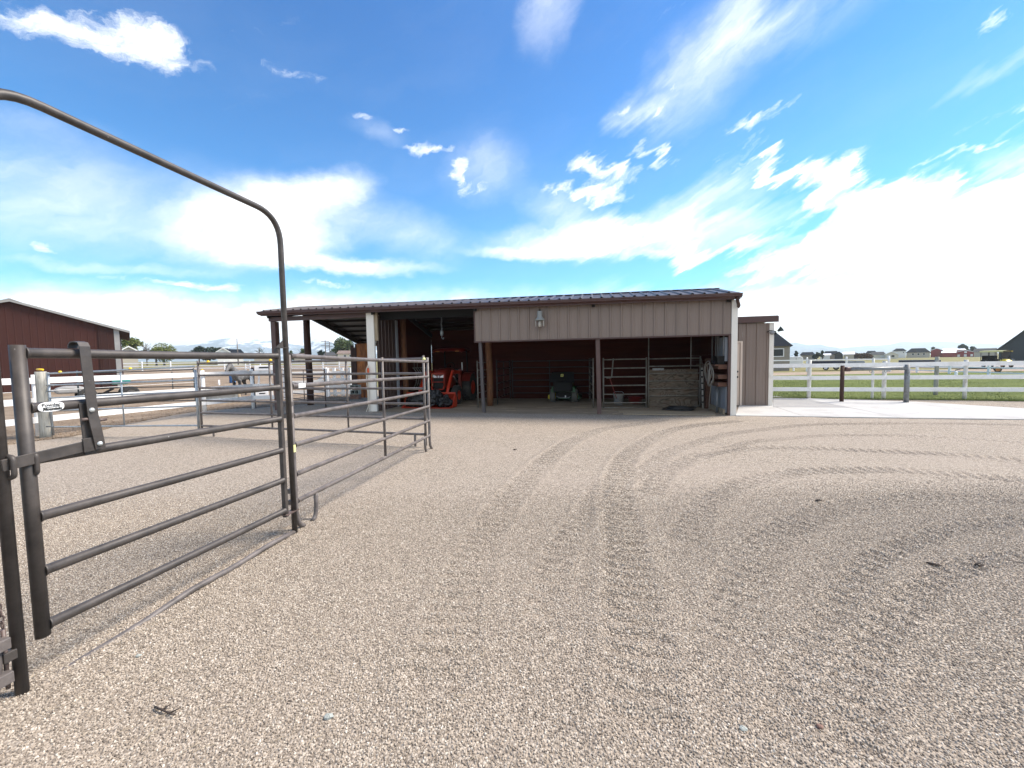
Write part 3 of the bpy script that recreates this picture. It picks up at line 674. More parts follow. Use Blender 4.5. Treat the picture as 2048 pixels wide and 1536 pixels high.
# cream corner boards
mb = MB(); mb.box2((-.225, -.03, 0), (.05, .045, zb(0) - .02)); mb.box2((-.225, .045, 0), (-.19, .2, zb(0) - .02)); mb.build('corner_board', 'cream', barn, bevel=.004)
mb = MB(); mb.box2((10.982, -.034, 0), (11.135, .03, zb(11) - .02)); mb.box2((11.10, .03, 0), (11.138, .17, zb(11) - .02)); mb.build('corner_board', 'cream', barn, bevel=.004)
mb = MB(); mb.box2((.055, .0, zb(0) - .95), (.17, .06, zb(0) - .015)); mb.build('wood_cleat', 'tan_wood', barn)
mb = MB(); mb.box2((10.915, -.02, 0), (10.978, .06, fz0 - .05)); mb.build('door_jamb', 'brown_post', barn)
# walls
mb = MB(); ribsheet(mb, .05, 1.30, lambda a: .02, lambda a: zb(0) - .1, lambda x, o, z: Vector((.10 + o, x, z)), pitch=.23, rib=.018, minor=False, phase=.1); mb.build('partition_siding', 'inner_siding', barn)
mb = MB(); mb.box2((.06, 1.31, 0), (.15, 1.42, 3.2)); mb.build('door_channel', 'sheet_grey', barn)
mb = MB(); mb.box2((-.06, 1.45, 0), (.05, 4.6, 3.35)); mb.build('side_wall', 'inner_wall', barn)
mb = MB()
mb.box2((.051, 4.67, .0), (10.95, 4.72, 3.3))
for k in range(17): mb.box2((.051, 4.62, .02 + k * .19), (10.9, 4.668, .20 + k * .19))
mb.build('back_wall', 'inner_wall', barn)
mb = MB(); ribsheet(mb, .05, 6.5, lambda a: .0, lambda y: roof_z(11, y) - .05, lambda y, o, z: Vector((11.06 + o, y, z)), pitch=.305); mb.build('end_wall', 'taupe', barn)
mb = MB()
for k in range(14): mb.box2((10.955, .07, .80 + k * .185), (11.03, 4.6, .98 + k * .185))
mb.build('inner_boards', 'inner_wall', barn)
mb = MB(); mb.box2((10.90, .12, .06), (10.95, 1.72, .79)); mb.build('wall_sheet', 'sheet_grey', barn)
mb = MB(); mb.box2((10.84, .14, -.02), (10.898, 1.75, .15)); mb.build('kick_board', 'tan_wood', barn)
mb = MB(); mb.box2((10.87, .12, 1.52), (10.953, .75, 2.2)); mb.build('upper_sheet', 'sheet_grey', barn)
mb = MB()
for z, y1 in ((.80, 1.0), (1.02, 1.9), (1.30, 2.3)): mb.box2((10.70, .12, z), (10.95, y1, z + .12))
mb.box2((10.73, 1.55, .0), (10.88, 1.68, 1.6)); mb.box2((10.62, .13, 1.39), (10.95, 2.35, 1.43))
mb.build('wall_rack', 'barn_wood', barn)
mb = MB()
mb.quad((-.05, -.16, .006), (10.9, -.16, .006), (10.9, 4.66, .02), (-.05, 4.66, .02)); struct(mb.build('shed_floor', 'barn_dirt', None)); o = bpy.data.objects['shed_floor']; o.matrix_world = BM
mb = MB()   # worn sill planks along the right bay
mb.box2((8.1, -.12, .0), (10.6, .35, .028)); mb.box2((8.0, .36, .0), (10.7, .75, .022)); tag(mb.build('sill_planks', 'tan_wood', barn), '', ''); 
o = bpy.data.objects['sill_planks']; del o['label']; del o['category']
mb = MB(); random.seed(3)
for k in range(26): mb.box((random.uniform(.5, 10.5), random.uniform(-.1, 3.4), .016), (random.uniform(.15, .7), random.uniform(.012, .03), .008), Matrix.Rotation(random.uniform(-.25, .25), 3, 'Z'))
o = mb.build('floor_litter', 'tan_wood'); o.matrix_world = BM; struct(o, 'stuff')

# yard light on the header
lx, lz = 5.675, 3.10
lt = thing('barn_light', 'grey dusk-to-dawn barn light with open lens frame on the brown header panel', 'lamp', bw(lx, -.20, 2.64), BROT)
mb = MB(); mb.lathe([(.0, .47), (.055, .47), (.072, .455), (.078, .30), (.10, .255), (.10, .24)], n=24); mb.box2((-.05, .0, .3), (.05, .18, .42)); mb.build('housing', 'lamp_grey', lt)
mb = MB(); mb.lathe([(.07, .275), (.135, .235), (.145, .21), (.145, .185), (.12, .18), (.0, .185)], n=24); mb.build('collar', 'lamp_grey', lt)
for a in (-.2, PI + .2, PI / 2):
    mb = MB(); c, s_ = math.cos(a), math.sin(a); mb.box((c * .122, s_ * .122, .10), (.014, .095, .175), Matrix.Rotation(a, 3, 'Z')); mb.build('lens_panel', 'lamp_lens', lt)
mb = MB(); mb.lathe([(.0, .165), (.042, .165), (.046, .14), (.042, .125), (.046, .1), (.046, .0), (.0, -.002)], (0, -.02, 0), n=18); mb.build('bulb', 'lamp_lens', lt)
mb = MB(); mb.ball((0, .02, .49), (.035, .035, .03)); mb.build('photocell', 'black', lt)

# ================================================================== small lean-to shed on the right
sh = thing('tool_shed', 'small taupe ribbed metal shed with cream door beside the open shed', 'shed', bw(11.14, 2.4), BROT)
sw = 1.80  # width
rz_ = lambda x: 2.74 - .01 * x
mb = MB(); ribsheet(mb, .92, sw - .07, lambda a: .02, lambda a: rz_(a), lambda x, o, z: Vector((x, -o, z)), pitch=.305, rib=.022, phase=.12)
ribsheet(mb, .0, .915, lambda a: 2.16, lambda a: rz_(a), lambda x, o, z: Vector((x, -o, z)), pitch=.305, rib=.022, phase=.2); mb.build('front_wall', 'taupe', sh)
mb = MB(); ribsheet(mb, .02, 3.6, lambda a: .0, lambda a: 2.7 - .1 * a, lambda y, o, z: Vector((sw - .02 + o, y, z)), pitch=.305); mb.box2((0, .1, 0), (sw - .05, 3.6, 2.3)); mb.build('side_wall', 'taupe', sh)
mb = MB(); mb.box2((sw - .10, -.03, 0), (sw + .035, .03, rz_(sw) - .0)); mb.box2((sw - .0, .03, 0), (sw + .035, .13, rz_(sw))); mb.build('corner_board', 'cream', sh, bevel=.004)
mb = MB(); mb.box2((.0, -.12, 2.745), (sw + .13, -.08, 2.93)); mb.prism([(0, -.1, 2.90), (0, 3.8, 2.55), (0, 3.8, 2.6), (0, -.1, 2.95)], (sw + .12, 0, 0)); mb.build('roof', 'brown_trim', sh, bevel=.004)
mb = MB(); mb.box2((.02, .0, .02), (.84, .05, 2.09)); d = mb.build('door', 'cream_door', sh)
for z in (.97, 1.15):
    mb = MB(); mb.lathe([(0, -.07), (.03, -.065), (.033, -.04), (.018, -.03), (.018, 0)], (.76, 0, z), (0, 1, 0), 14); mb.build('door_knob', 'black', d)
mb = MB(); mb.box2((.85, -.03, 0), (.915, .05, 2.16)); mb.box2((0, -.03, 2.10), (.849, .05, 2.158)); mb.build('door_frame', 'cream_door', sh, bevel=.004)
fl = thing('flood_light', 'dark motion flood light under the tool shed roof corner', 'lamp', bw(11.14 + sw - .02, 2.4 - .05, 2.42), BROT)
mb = MB(); mb.tube(fillet([(-.17, -.01, .0), (-.12, -.08, .05), (-.02, -.1, .04), (.06, -.12, .0)], .04, 4), .014, 8); mb.ball((.04, -.1, -.05), (.05, .05, .04)); mb.build('bracket', 'black', fl)
mb = MB(); mb.lathe([(.03, 0), (.04, .03), (.085, .13), (.085, .15), (.0, .15)], (.10, -.12, .02), (.75, -.35, .55), 14); mb.build('lamp_head', 'dark_green', fl)
mb = MB(); mb.lathe([(.03, 0), (.04, .03), (.07, .10), (.0, .10)], (-.06, -.12, -.0), (-.3, -.8, -.25), 14); mb.build('lamp_head', 'sheet_grey', fl)

# ================================================================== concrete pad
def slab(name, pix, mat, z=.022, inset=.012, extra=()):
    P = [G(*p) for p in pix] + [Vector(e) for e in extra]; c = sum(P, Vector()) / len(P)
    P = [p + (c - p).normalized() * inset for p in P]
    mb = MB(); mb.prism([(p.x, p.y, -.05) for p in P], (0, 0, .05 + z)); return mb.build(name, mat)
dq = (G(2048, 840) - G(1608, 834.5)).normalized(); e1 = G(2048, 840) + dq * 9; p_, d2_ = G(1830, 804.5), (G(2048, 818) - G(1830, 804.5)).normalized(); q_ = G(2048, 840); t_ = ((q_ - p_).x * dq.y - (q_ - p_).y * dq.x) / (d2_.x * dq.y - d2_.y * dq.x); e1 = p_ + d2_ * t_
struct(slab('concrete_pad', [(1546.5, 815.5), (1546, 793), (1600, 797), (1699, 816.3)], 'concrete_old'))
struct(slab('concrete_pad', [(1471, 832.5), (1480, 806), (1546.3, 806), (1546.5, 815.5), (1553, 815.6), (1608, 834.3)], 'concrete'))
struct(slab('concrete_pad', [(1608, 834.3), (1553, 815.6), (1699, 816.4), (1800, 837)], 'concrete'))
struct(slab('concrete_pad', [(1800, 837), (1699, 816.4), (1600, 797), (1830, 804.5)], 'concrete', extra=[(e1.x, e1.y, 0)]))
# hitching rail on the pad
A_, B_ = G(1683, 803, .022), G(1812, 804.5, .022)
hr = thing('hitching_rail', 'pipe hitching rail between a brown post and a grey post on the concrete', 'rail', A_)
za, zc = D(1683, 731, A_.y).z, D(1812, 729, B_.y).z
mb = MB(); mb.tube([A_, (A_.x, A_.y, za)], .060, 16); mb.build('post', 'dark_post', hr, world=True)
mb = MB(); mb.tube([B_, (B_.x, B_.y, zc)], .070, 16); mb.build('post', 'galv_dark', hr, world=True)
zr = D(1750, 738, lerp(A_.y, B_.y, .5)).z
mb = MB(); d_ = (B_ - A_); d_.z = 0; d_.normalize(); a = Vector((A_.x, A_.y, zr)) + d_ * .09; b = Vector((B_.x, B_.y, zr + .02)); mb.tube([a + d_ * .1, b - d_ * .02], .058, 14); mb.build('rail', 'galv_dark', hr, world=True)
mb = MB(); mb.tube([a - d_ * .03, a + d_ * .12], .078, 14); mb.build('socket', 'brown_post', hr, world=True)
for t in (.42, .66):
    p = a.lerp(b, t); mb = MB(); mb.tube([p + Vector((math.cos(q) * .045, 0, -.085 + math.sin(q) * .045)) for q in np.linspace(0, 2 * PI, 13)[:-1]], .008, 6, closed=True); mb.build('tie_ring', 'galv_dark', hr, world=True)

# ================================================================== corral: bow gate, panels
GW = Wall(G(45, 1385), G(590, 1065))       # plane of the bow gate
PA, PB = GW.P.copy(), GW.P + GW.u * GW.L
def pipe(name, pts, r, mat, parent, n=12, world=True, cap=True):
    mb = MB()
    if name == 'rail' and len(pts) == 2:   # welded ends flare a little and the pipe is never dead straight
        a, b = Vector(pts[0]), Vector(pts[1]); l = (b - a).length; d = (b - a) / l; k = random.uniform(-.006, .006)
        ts = [0, .008, .02, l * .2, l * .4, l * .5, l * .6, l * .8, l - .02, l - .008, l]; rs = [r * 1.28, r * 1.2, r, r, r, r, r, r, r, r * 1.2, r * 1.28]
        mb.tube([a + d * t + Vector((0, 0, k * math.sin(PI * t / l))) for t in ts], rs, n, cap)
    else: mb.tube(pts, r, n, cap)
    return mb.build(name, mat, parent, world)
# frame: two legs, the bow overhead and the buried sill
fr = thing('bow_gate_frame', 'dark pipe bow frame arching high over the corral gate', 'gate frame', PA)
top = GW(520, 420).z
pR = Vector((PB.x, PB.y, -.03)); pL = Vector((PA.x, PA.y, -.05)); zt = lerp(GW(520, 414).z, GW(60, 205).z, .5)
LL = (pR - pL).length
hL = GW.at(-.015, zt); hR = GW.at(GW.L, zt)

bow = fillet([GW.at(0, -.05), GW.at(0, zt), GW.at(GW.L, zt), GW.at(GW.L, -.03)], .26, 9)
leg1 = [GW.at(0, -.05), GW.at(0, 1.5)]
pipe('bow', bow, .0245, 'pipe_dark', fr, 16)
pipe('sill', [GW.at(t * GW.L, lerp(-.035, .016, min(1, t * 2.2)) + .006 * math.sin(t * 17)) for t in np.linspace(0, 1, 14)], .022, 'pipe_grey', fr, 10)
mb = MB(); q = GW.at(GW.L - .02, 1.78); mb.prism([q + GW.u * -.10, q + GW.u * .03, q + GW.u * .02 + Vector((0, 0, .10))], GW.n * .006); mb.prism([q + GW.u * -.10 - GW.n * .03, q + GW.u * .03 - GW.n * .03, q + GW.u * .03 + GW.n * .03, q - GW.u * .10 + GW.n * .03], Vector((0, 0, .006))); mb.build('gusset', 'pipe_dark', fr, True)
mb = MB(); q = GW.at(GW.L - .05, GW(575, 1025).z - .01); mb.box(q, (.16, .07, .008), Matrix.Rotation(math.atan2(GW.u.y, GW.u.x), 3, 'Z')); mb.build('hinge_plate', 'pipe_brown', fr, True)
def catch(parent, p, off):   # bent strap that holds the slam bar
    a = Vector(p); mb = MB()
    pts = [a + Vector((0, 0, .058)) + GW.n * .0, a + Vector((0, 0, .052)) - GW.n * off, a + Vector((0, 0, -.045)) - GW.n * off, a + Vector((0, 0, -.058))]
    mb.tube(fillet(pts, .02, 4), .011, 8); return mb.build('catch', 'pipe_dark', parent, True)
catch(fr, GW(12, 935) , .052)

# gate leaf
gt = thing('corral_gate', 'dark brown six-bar pipe gate hung in the bow frame, near the left edge', 'gate', Vector((GW(86, 1272).x, GW(86, 1272).y, 0)))
s0 = (GW(60, 980) - PA).dot(GW.u); s1 = (GW(563, 870) - PA).dot(GW.u)
ztop = lerp(GW(37, 690).z, GW(555, 700).z, .5); zbot = lerp(GW(86, 1272).z, GW(573, 1035).z, .5)
pipe('stile', [GW.at(s0, GW(86, 1272).z), GW.at(s0, GW(37, 690).z)], .029, 'pipe_dark', gt, 18)
mb = MB(); mb.beam(GW.at(s1, GW(573, 1033).z), GW.at(s1, GW(557, 697).z), .038, .042, up=GW.n); mb.build('stile', 'pipe_dark', gt, True, bevel=.006)
rails = [((50, 706), (550, 712)), ((72, 815), (556, 775)), ((75, 918), (560, 838)), ((82, 1032), (563, 901)), ((90, 1140), (568, 960)), ((97, 1247), (572, 1020))]
RZ = []
for a, b in rails:
    z0, z1 = GW(*a).z, GW(*b).z; RZ.append((z0, z1))
    pipe('rail', [GW.at(s0 + .02, z0), GW.at(s1 - .012, z1)], .0262, 'pipe_dark', gt, 16)
catch(gt, GW(63, 928), .036)
# slam latch
la = thing('slam_latch', 'flat steel slam latch with strap handle hooked over the gate top rail', 'latch', GW(190, 860))
o1, o2 = -.045, -.03
mb = MB(); mb.beam(GW(3, 932, -.034), GW(172, 892, -.034), .012, .058, up=(0, 0, 1)); mb.build('slide_bar', 'pipe_dark', la, True, bevel=.002)
mb = MB(); mb.beam(GW(168, 806, -.026), GW(181, 908, -.026), .05, .010, up=GW.n); mb.build('guide_plate', 'pipe_dark', la, True, bevel=.002)
mb = MB(); mb.beam(GW(181, 875, -.042), GW(184, 902, -.042), .075, .012, up=GW.n); mb.build('keeper', 'pipe_dark', la, True, bevel=.002)
st = [GW(147, 697, .03), GW(147, 690, .034), GW(150, 685, .02), GW(157, 683.5, 0), GW(165, 685.5, -.03), GW(169, 693, -.047), GW(171, 712, -.05), GW(180, 780, -.05), GW(186, 830, -.052), GW(192, 855, -.056), GW(198, 880, -.054), GW(201, 897, -.05)]
mb = MB(); w = GW.u * .024; rows = []
cr = []
for i, p in enumerate(st):
    tdir = (st[min(i + 1, len(st) - 1)] - st[max(i - 1, 0)]).normalized(); nn = GW.u.cross(tdir).normalized() * .003
    rows.append([p - w + nn, p + w + nn, p + w - nn, p - w - nn])
mb.grid(rows, False, False, True); mb.quad(*rows[0]); mb.quad(*rows[-1]); mb.build('strap_handle', 'pipe_dark', la, True)
for px, py in ((184, 820), (200, 887)):
    mb = MB(); mb.lathe([(0, .012), (.006, .011), (.011, .006), (.0135, 0)], GW(px, py, -.056), -GW.n, 14); mb.build('bolt', 'bolt', la, True)
for px, py in ((172, 838.5), (203, 839.5)):
    mb = MB(); p = GW(px, py, -.045); mb.tube([p - GW.u * .022, p + GW.u * .022], .009, 10); mb.build('pin', 'pipe_brown', la, True)
# maker's plate
sg = thing('maker_plate', 'white oval maker plate with dark lettering on the gate rail', 'sign', GW(101, 814, -.026))
cP, cQ = GW(75, 816, -.027), GW(128, 811, -.027); sw_ = (cQ - cP).length; sh_ = sw_ * .42; c0 = (cP + cQ) / 2 + Vector((0, 0, 0)); ex = (cQ - cP).normalized(); ez = Vector((0, 0, 1))
sh_ = abs(GW(101, 804).z - GW(101, 823.5).z)
def oval(k, a, b): return [c0 + ex * a * math.copysign(abs(math.cos(t)) ** .75, math.cos(t)) + ez * b * math.copysign(abs(math.sin(t)) ** .75, math.sin(t)) - GW.n * k for t in np.linspace(0, 2 * PI, 41)[:-1]]
mb = MB(); mb.grid([oval(0, sw_ / 2, sh_ / 2), oval(.002, sw_ / 2, sh_ / 2), oval(.003, sw_ / 2 * .97, sh_ / 2 * .94)], False, False, True); mb.quad(*oval(.003, sw_ / 2 * .97, sh_ / 2 * .94)); mb.quad(*oval(0, sw_ / 2, sh_ / 2)); pl = mb.build('plate', 'sign_white', sg, True)
def text3d(name, body, size, org, ex, ez, mat, parent, bold=.0, shear=0.0, align='CENTER', ext=.0004):
    cu = bpy.data.curves.new(name, 'FONT'); cu.body = body; cu.size = size; cu.align_x = align; cu.align_y = 'CENTER'; cu.extrude = ext; cu.offset = bold; cu.shear = shear
    tmp = bpy.data.objects.new(name, cu); COL.objects.link(tmp); bpy.context.view_layer.update()
    me = bpy.data.meshes.new_from_object(tmp.evaluated_get(bpy.context.evaluated_depsgraph_get())); COL.objects.unlink(tmp); bpy.data.objects.remove(tmp)
    nn = ex.cross(ez).normalized(); m = Matrix((ex, ez, nn)).transposed().to_4x4(); m.translation = org
    me.transform((XF[parent.name].inverted() if parent else Matrix.Identity(4)) @ m)
    me.materials.clear(); me.materials.append(MAT[mat]); o = bpy.data.objects.new(name, me); COL.objects.link(o); o.parent = parent; XF[o.name] = XF[parent.name]; return o
text3d('lettering', 'Powder', sh_ * .46, c0 - GW.n * .0042 + ez * sh_ * .2 - ex * sw_ * .01, ex, ez, 'ink', pl, .0003)
text3d('lettering', 'Mountain', sh_ * .38, c0 - GW.n * .0042 - ez * sh_ * .22 + ex * sw_ * .02, ex, ez, 'ink', pl, .0012, .25)
mb = MB(); q0 = c0 - GW.n * .0035
mb.prism([q0 + ex * x * sw_ + ez * z * sh_ for x, z in ((-.33, -.03), (.25, .02), (.26, .08), (.34, .05), (.30, .0), (.34, -.04), (.25, -.03), (-.29, -.09), (-.31, -.16))], -GW.n * .0006); mb.build('emblem', 'ink', pl, True)

# generic corral panel -------------------------------------------------------
def panel(name, label, P, Q, zr, r, mat, mids=(), legs=(), group=None, n=10, stile_h=None, stile_r=.024, foot=0, cat='corral fence', stile_mat=None, lift=0.03):
    w = Wall(P, Q); t = thing(name, label, cat, Vector((P[0], P[1], 0)), 0, group); hs = stile_h or (max(zr[-1]) if isinstance(zr[-1], tuple) else zr[-1]) + .05
    for k, d in enumerate((0, w.L)):
        sgn = 1 if d else -1
        pts = [w.at(d, hs), w.at(d, .16), w.at(d + foot * .03 * 1, .05), w.at(d + foot * .10, 0)] if foot else [w.at(d, hs), w.at(d, lift)]
        mb = MB(); mb.tube(fillet(pts, .08, 5) if foot else pts, stile_r, n); mb.build('stile', stile_mat or mat, t, True)
    for z in zr:
        pipe('rail', [w.at(stile_r * .8, z[0] if isinstance(z, tuple) else z), w.at(w.L - stile_r * .8, z[1] if isinstance(z, tuple) else z)], r, mat, t, n)
    zl = [z[0] if isinstance(z, tuple) else z for z in zr]
    for d in mids:
        pipe('brace', [w.at(d, min(zl)), w.at(d, max(zl))], r * .82, mat, t, 8)
    for d, f in legs:
        pts = [w.at(d, min(zl)), w.at(d, .12), w.at(d + f * .02, .03), w.at(d + f * .07, -.005)]
        mb = MB(); mb.tube(fillet(pts, .07, 4), [r * .95] * len(fillet(pts, .07, 4)), 8); mb.build('leg', mat, t, True)
    return t, w
def cap(parent, p, mat='yellow', s=1.0):
    mb = MB(); mb.lathe([(0, .05 * s), (.022 * s, .045 * s), (.032 * s, .02 * s), (.03 * s, 0), (.0, 0)], p, (0, 0, 1), 10); return mb.build('insulator', mat, parent, True)
# nearest panel, from the bow frame to the free corner
Z6 = [.24, .52, .80, 1.08, 1.36, 1.655]
w_ = Wall(G(594, 1060), G(860, 899)); Z6A = [(w_(595, a).z, w_(860, b).z) for a, b in ((1001, 870.5), (947, 841), (888, 812), (830.5, 782.3), (771, 753), (712, 723.5))]
pa, pb = G(594, 1060), G(860, 899)
t1, w1 = panel('corral_fence', 'grey six-rail corral panel hinged to the bow frame, white plate near its hinge', pa, pb, Z6A, .0235, 'pipe_grey', stile_h=1.72, foot=1, n=12, mids=(((w_ := Wall(pa, pb))(767, 800) - pa).dot(w_.u),), legs=((((w_)(632, 1000) - pa).dot(w_.u), -1), ((w_(850, 880) - pa).dot(w_.u), 1)))
c = w1(604, 771, -.026)
mb = MB(); mb.box(c, (.10, .005, .045), Matrix.Rotation(math.atan2(w1.u.y, w1.u.x), 3, 'Z')); mb.build('name_plate', 'sign_white', t1, True, bevel=.002)
mb = MB(); c = w1(589, 897, -.026); mb.box(c, (.03, .004, .07), Matrix.Rotation(math.atan2(w1.u.y, w1.u.x), 3, 'Z')); mb.build('sticker', 'pale_yellow', t1, True)
cap(t1, w1.at((w1(848, 720) - pa).dot(w1.u), 1.672), 'pale_yellow', .9)
for z in (.36, 1.2):   # hinge hardware between frame and panel
    mb = MB(); q = w1.at(-.012, z); mb.tube([q + Vector((0, 0, -.11)), q + Vector((0, 0, .13))], .009, 8); mb.tube([q + Vector((0, 0, .13)), q + Vector((0, 0, .14)) - w1.u * .05], .008, 8); mb.build('drop_pin', 'pipe_brown', t1, True)
    for dz in (-.06, .05):
        mb = MB(); mb.box(q + Vector((0, 0, dz)) - w1.u * .02, (.09, .05, .045), Matrix.Rotation(math.atan2(w1.u.y, w1.u.x), 3, 'Z')); mb.build('hinge_lug', 'pipe_grey', t1, True, bevel=.004)
# long panel behind it
pc, pd = G(405, 872), G(852, 894)
w_ = Wall(pc, pd)
t2, w2 = panel('corral_fence', 'long grey six-rail corral panel behind the gate, from galvanised gate to free corner', pc, pd, [.245, .545, .835, 1.13, 1.42, 1.70], .0235, 'pipe_grey', stile_h=1.76,
      mids=[(w_(x, 780) - pc).dot(w_.u) for x in (541, 694)], legs=[((w_(427, 860) - pc).dot(w_.u), 0), ((w_(830, 870) - pc).dot(w_.u), 0)])
for x in (416, 541): cap(t2, w2.at((w2(x, 722) - pc).dot(w2.u), 1.715))
# panel swinging back beside the shed
panel('corral_fence', 'dark narrow corral panel angled back toward the shed lean-to posts', G(652, 816), G(560, 803), [.22, .44, .66, .88, 1.12, 1.42], .018, 'pipe_brown', mids=(1.9,), n=8)
# galvanised tube gate
gp0, gp1 = G(106, 874), G(401, 872)
w_ = Wall(gp0, gp1)
gz_ = [(lerp(w_(108, a).z, 0, 0), w_(392, b).z) for a, b in ((854, 851), (821, 812), (796, 783), (770, 760), (747, 733))]
tg, wg = panel('tube_gate', 'blue-grey galvanised five-bar tube gate beyond the bow gate', gp0, G(399, 872), gz_, .019, 'galv', mids=((w_(245, 800) - gp0).dot(w_.u),), stile_h=gz_[-1][0] + .03, stile_r=.027, lift=.04, cat='gate')
for x in (120, 261): cap(tg, wg.at((wg(x, 742) - gp0).dot(wg.u), lerp(gz_[-1][0], gz_[-1][1], (x - 108) / 290) + .01))
# posts at its hinge
def post(name, label, px, py, ptop, r, mat, group=None, cat='post', n=14, taper=.95):
    p = G(px, py); z = D(px, ptop, p.y).z; t = thing(name, label, cat, p, 0, group)
    mb = MB(); k = 7; mb.tube([(p.x + random.uniform(-.006, .006), p.y, lerp(-.1, z, i / (k - 1))) for i in range(k)], [r * lerp(1.03, taper, i / (k - 1)) * random.uniform(.98, 1.02) for i in range(k)], n); mb.build('timber', mat, t, True); return t
pw = post('gate_post', 'weathered grey timber gate post holding the galvanised tube gate', 92.5, 875, 743, .10, 'grey_wood')
p = G(92, 876); mb = MB(); q = D(88, 741, p.y); mb.tube([q + Vector((-.04, -.1, .03)), q + Vector((.12, -.12, .02))], .022, 8); mb.build('insulator', 'yellow', pw, True)
for y in (783, 771, 853):
    mb = MB(); q = D(102, y, p.y - .05); mb.tube([q - Vector((.1, 0, 0)), q + Vector((.06, 0, 0))], .016, 8); mb.build('hinge_bolt', 'galv_dark', pw, True)
# panel that meets the frame at the left edge
pe = GW.at(-.085, 0); dirl = Vector((-.93, -.36, 0)).normalized(); pf = pe + dirl * 2.4
t3, w3 = panel('corral_fence', 'grey corral panel cut by the left photo edge, chained to the bow frame', pe, pf, Z6, .0205, 'pipe_grey', stile_h=1.72, foot=.8, n=12, stile_r=.027)
for z in (.13, .30):
    mb = MB(); q = w3.at(-.028, z); mb.box(q, (.055, .045, .055), Matrix.Rotation(math.atan2(GW.u.y, GW.u.x), 3, 'Z')); mb.build('hinge_lug', 'pipe_grey', t3, True, bevel=.004)
mb = MB(); q = GW.at(-.035, .22); mb.box(q, (.05, .04, .05), Matrix.Rotation(math.atan2(GW.u.y, GW.u.x), 3, 'Z')); mb.build('hinge_lug', 'pipe_dark', fr, True, bevel=.004)
mb = MB(); q = GW.at(-.045, 0); mb.tube([q + Vector((0, 0, .06)), q + Vector((0, 0, .36))], .0085, 8); mb.build('drop_pin', 'pipe_brown', t3, True)
ch = thing('safety_chain', 'rusty link chain hanging between panel and bow frame at left edge', 'chain', GW.at(-.05, .4))
mb = MB()
for k in range(16):
    q = GW.at(-.045 - .002 * k, .385 + k * .030); a = GW.u if k % 2 else GW.n
    mb.tube([q + a * math.cos(t) * .0085 + Vector((0, 0, math.sin(t) * .0195)) for t in np.linspace(0, 2 * PI, 11)[:-1]], .0032, 6, closed=True)
mb.build('links', 'pipe_brown', ch, True)

# ================================================================== board fences on the left
def board_fence(name, label, pts, zs, h, th, mat, post_r, post_h, spacing, group=None, round_=True, zf=None, ext=True, off=-1, post_mat=None, cat='fence', posts_at=None):
    t = thing(name, label, cat, Vector(pts[0]), 0, group); zf = zf or (lambda x, y: 0)
    for a, b in zip(pts[:-1], pts[1:]):
        a, b = Vector(a), Vector(b); w = Wall(a, b); nseg = max(1, round(w.L / spacing))
        for z in zs:
            for k in range(nseg):
                d0, d1 = w.L * k / nseg, w.L * (k + 1) / nseg; p, q = w.at(d0, 0, off * (post_r + th / 2)), w.at(d1, 0, off * (post_r + th / 2))
                p.z = zf(p.x, p.y) + z + random.uniform(-.008, .008); q.z = zf(q.x, q.y) + z + random.uniform(-.008, .008)
                mb = MB(); mb.beam(p + w.u * .004, q - w.u * .004, th, h); mb.build('board', mat, t, True)
        for k in range(nseg + 1):
            if k == 0 and a != Vector(pts[0]): continue
            p = w.at(w.L * k / nseg, 0); g = zf(p.x, p.y); mb = MB()
            if round_: mb.tube([(p.x, p.y, g - .05), (p.x, p.y, g + post_h)], [post_r * 1.03, post_r * .95], 12)
            else: mb.box2((p.x - post_r, p.y - post_r, g - .05), (p.x + post_r, p.y + post_r, g + post_h)); mb.lathe([(post_r * 1.35, 0), (post_r * 1.3, .03), (0, .09)], (p.x, p.y, g + post_h), (0, 0, 1), 4, False)
            mb.build('post', post_mat or mat, t, True)
    return t
fA, fB, fC, fD = G(79, 873), G(410, 830), G(507, 817), G(560, 815)
f0 = fA + (fA - fB) * 2.2
bf = board_fence('board_fence', 'white three-board horse fence running back along the dirt paddock', [f0, fA, fB, fC, fD], (.42, .86, 1.36), .145, .035, 'board', .058, 1.5, 3.0)
mb = MB(); mb.tube([(f0.x, f0.y, 1.12), (fA.x, fA.y, 1.1), (fB.x, fB.y, 1.12)], .006, 6); mb.build('rope_wire', 'board', bf, True)
cap(bf, Vector((fB.x, fB.y, 1.5)))
pz = post('corner_pole', 'slim brown timber pole at the corner of the white board fence', 509, 816, 735, .055, 'dark_post')

# dark panel leaning behind the fence
panel('corral_fence', 'black pipe corral panel standing behind the white fence near the teal machine', G(160, 822), G(392, 816), [(.30, .30), (.62, .62), (.86, .86), (1.08, 1.08), (1.45, 1.52)], .019, 'pipe_black', mids=(3.4,), n=8)

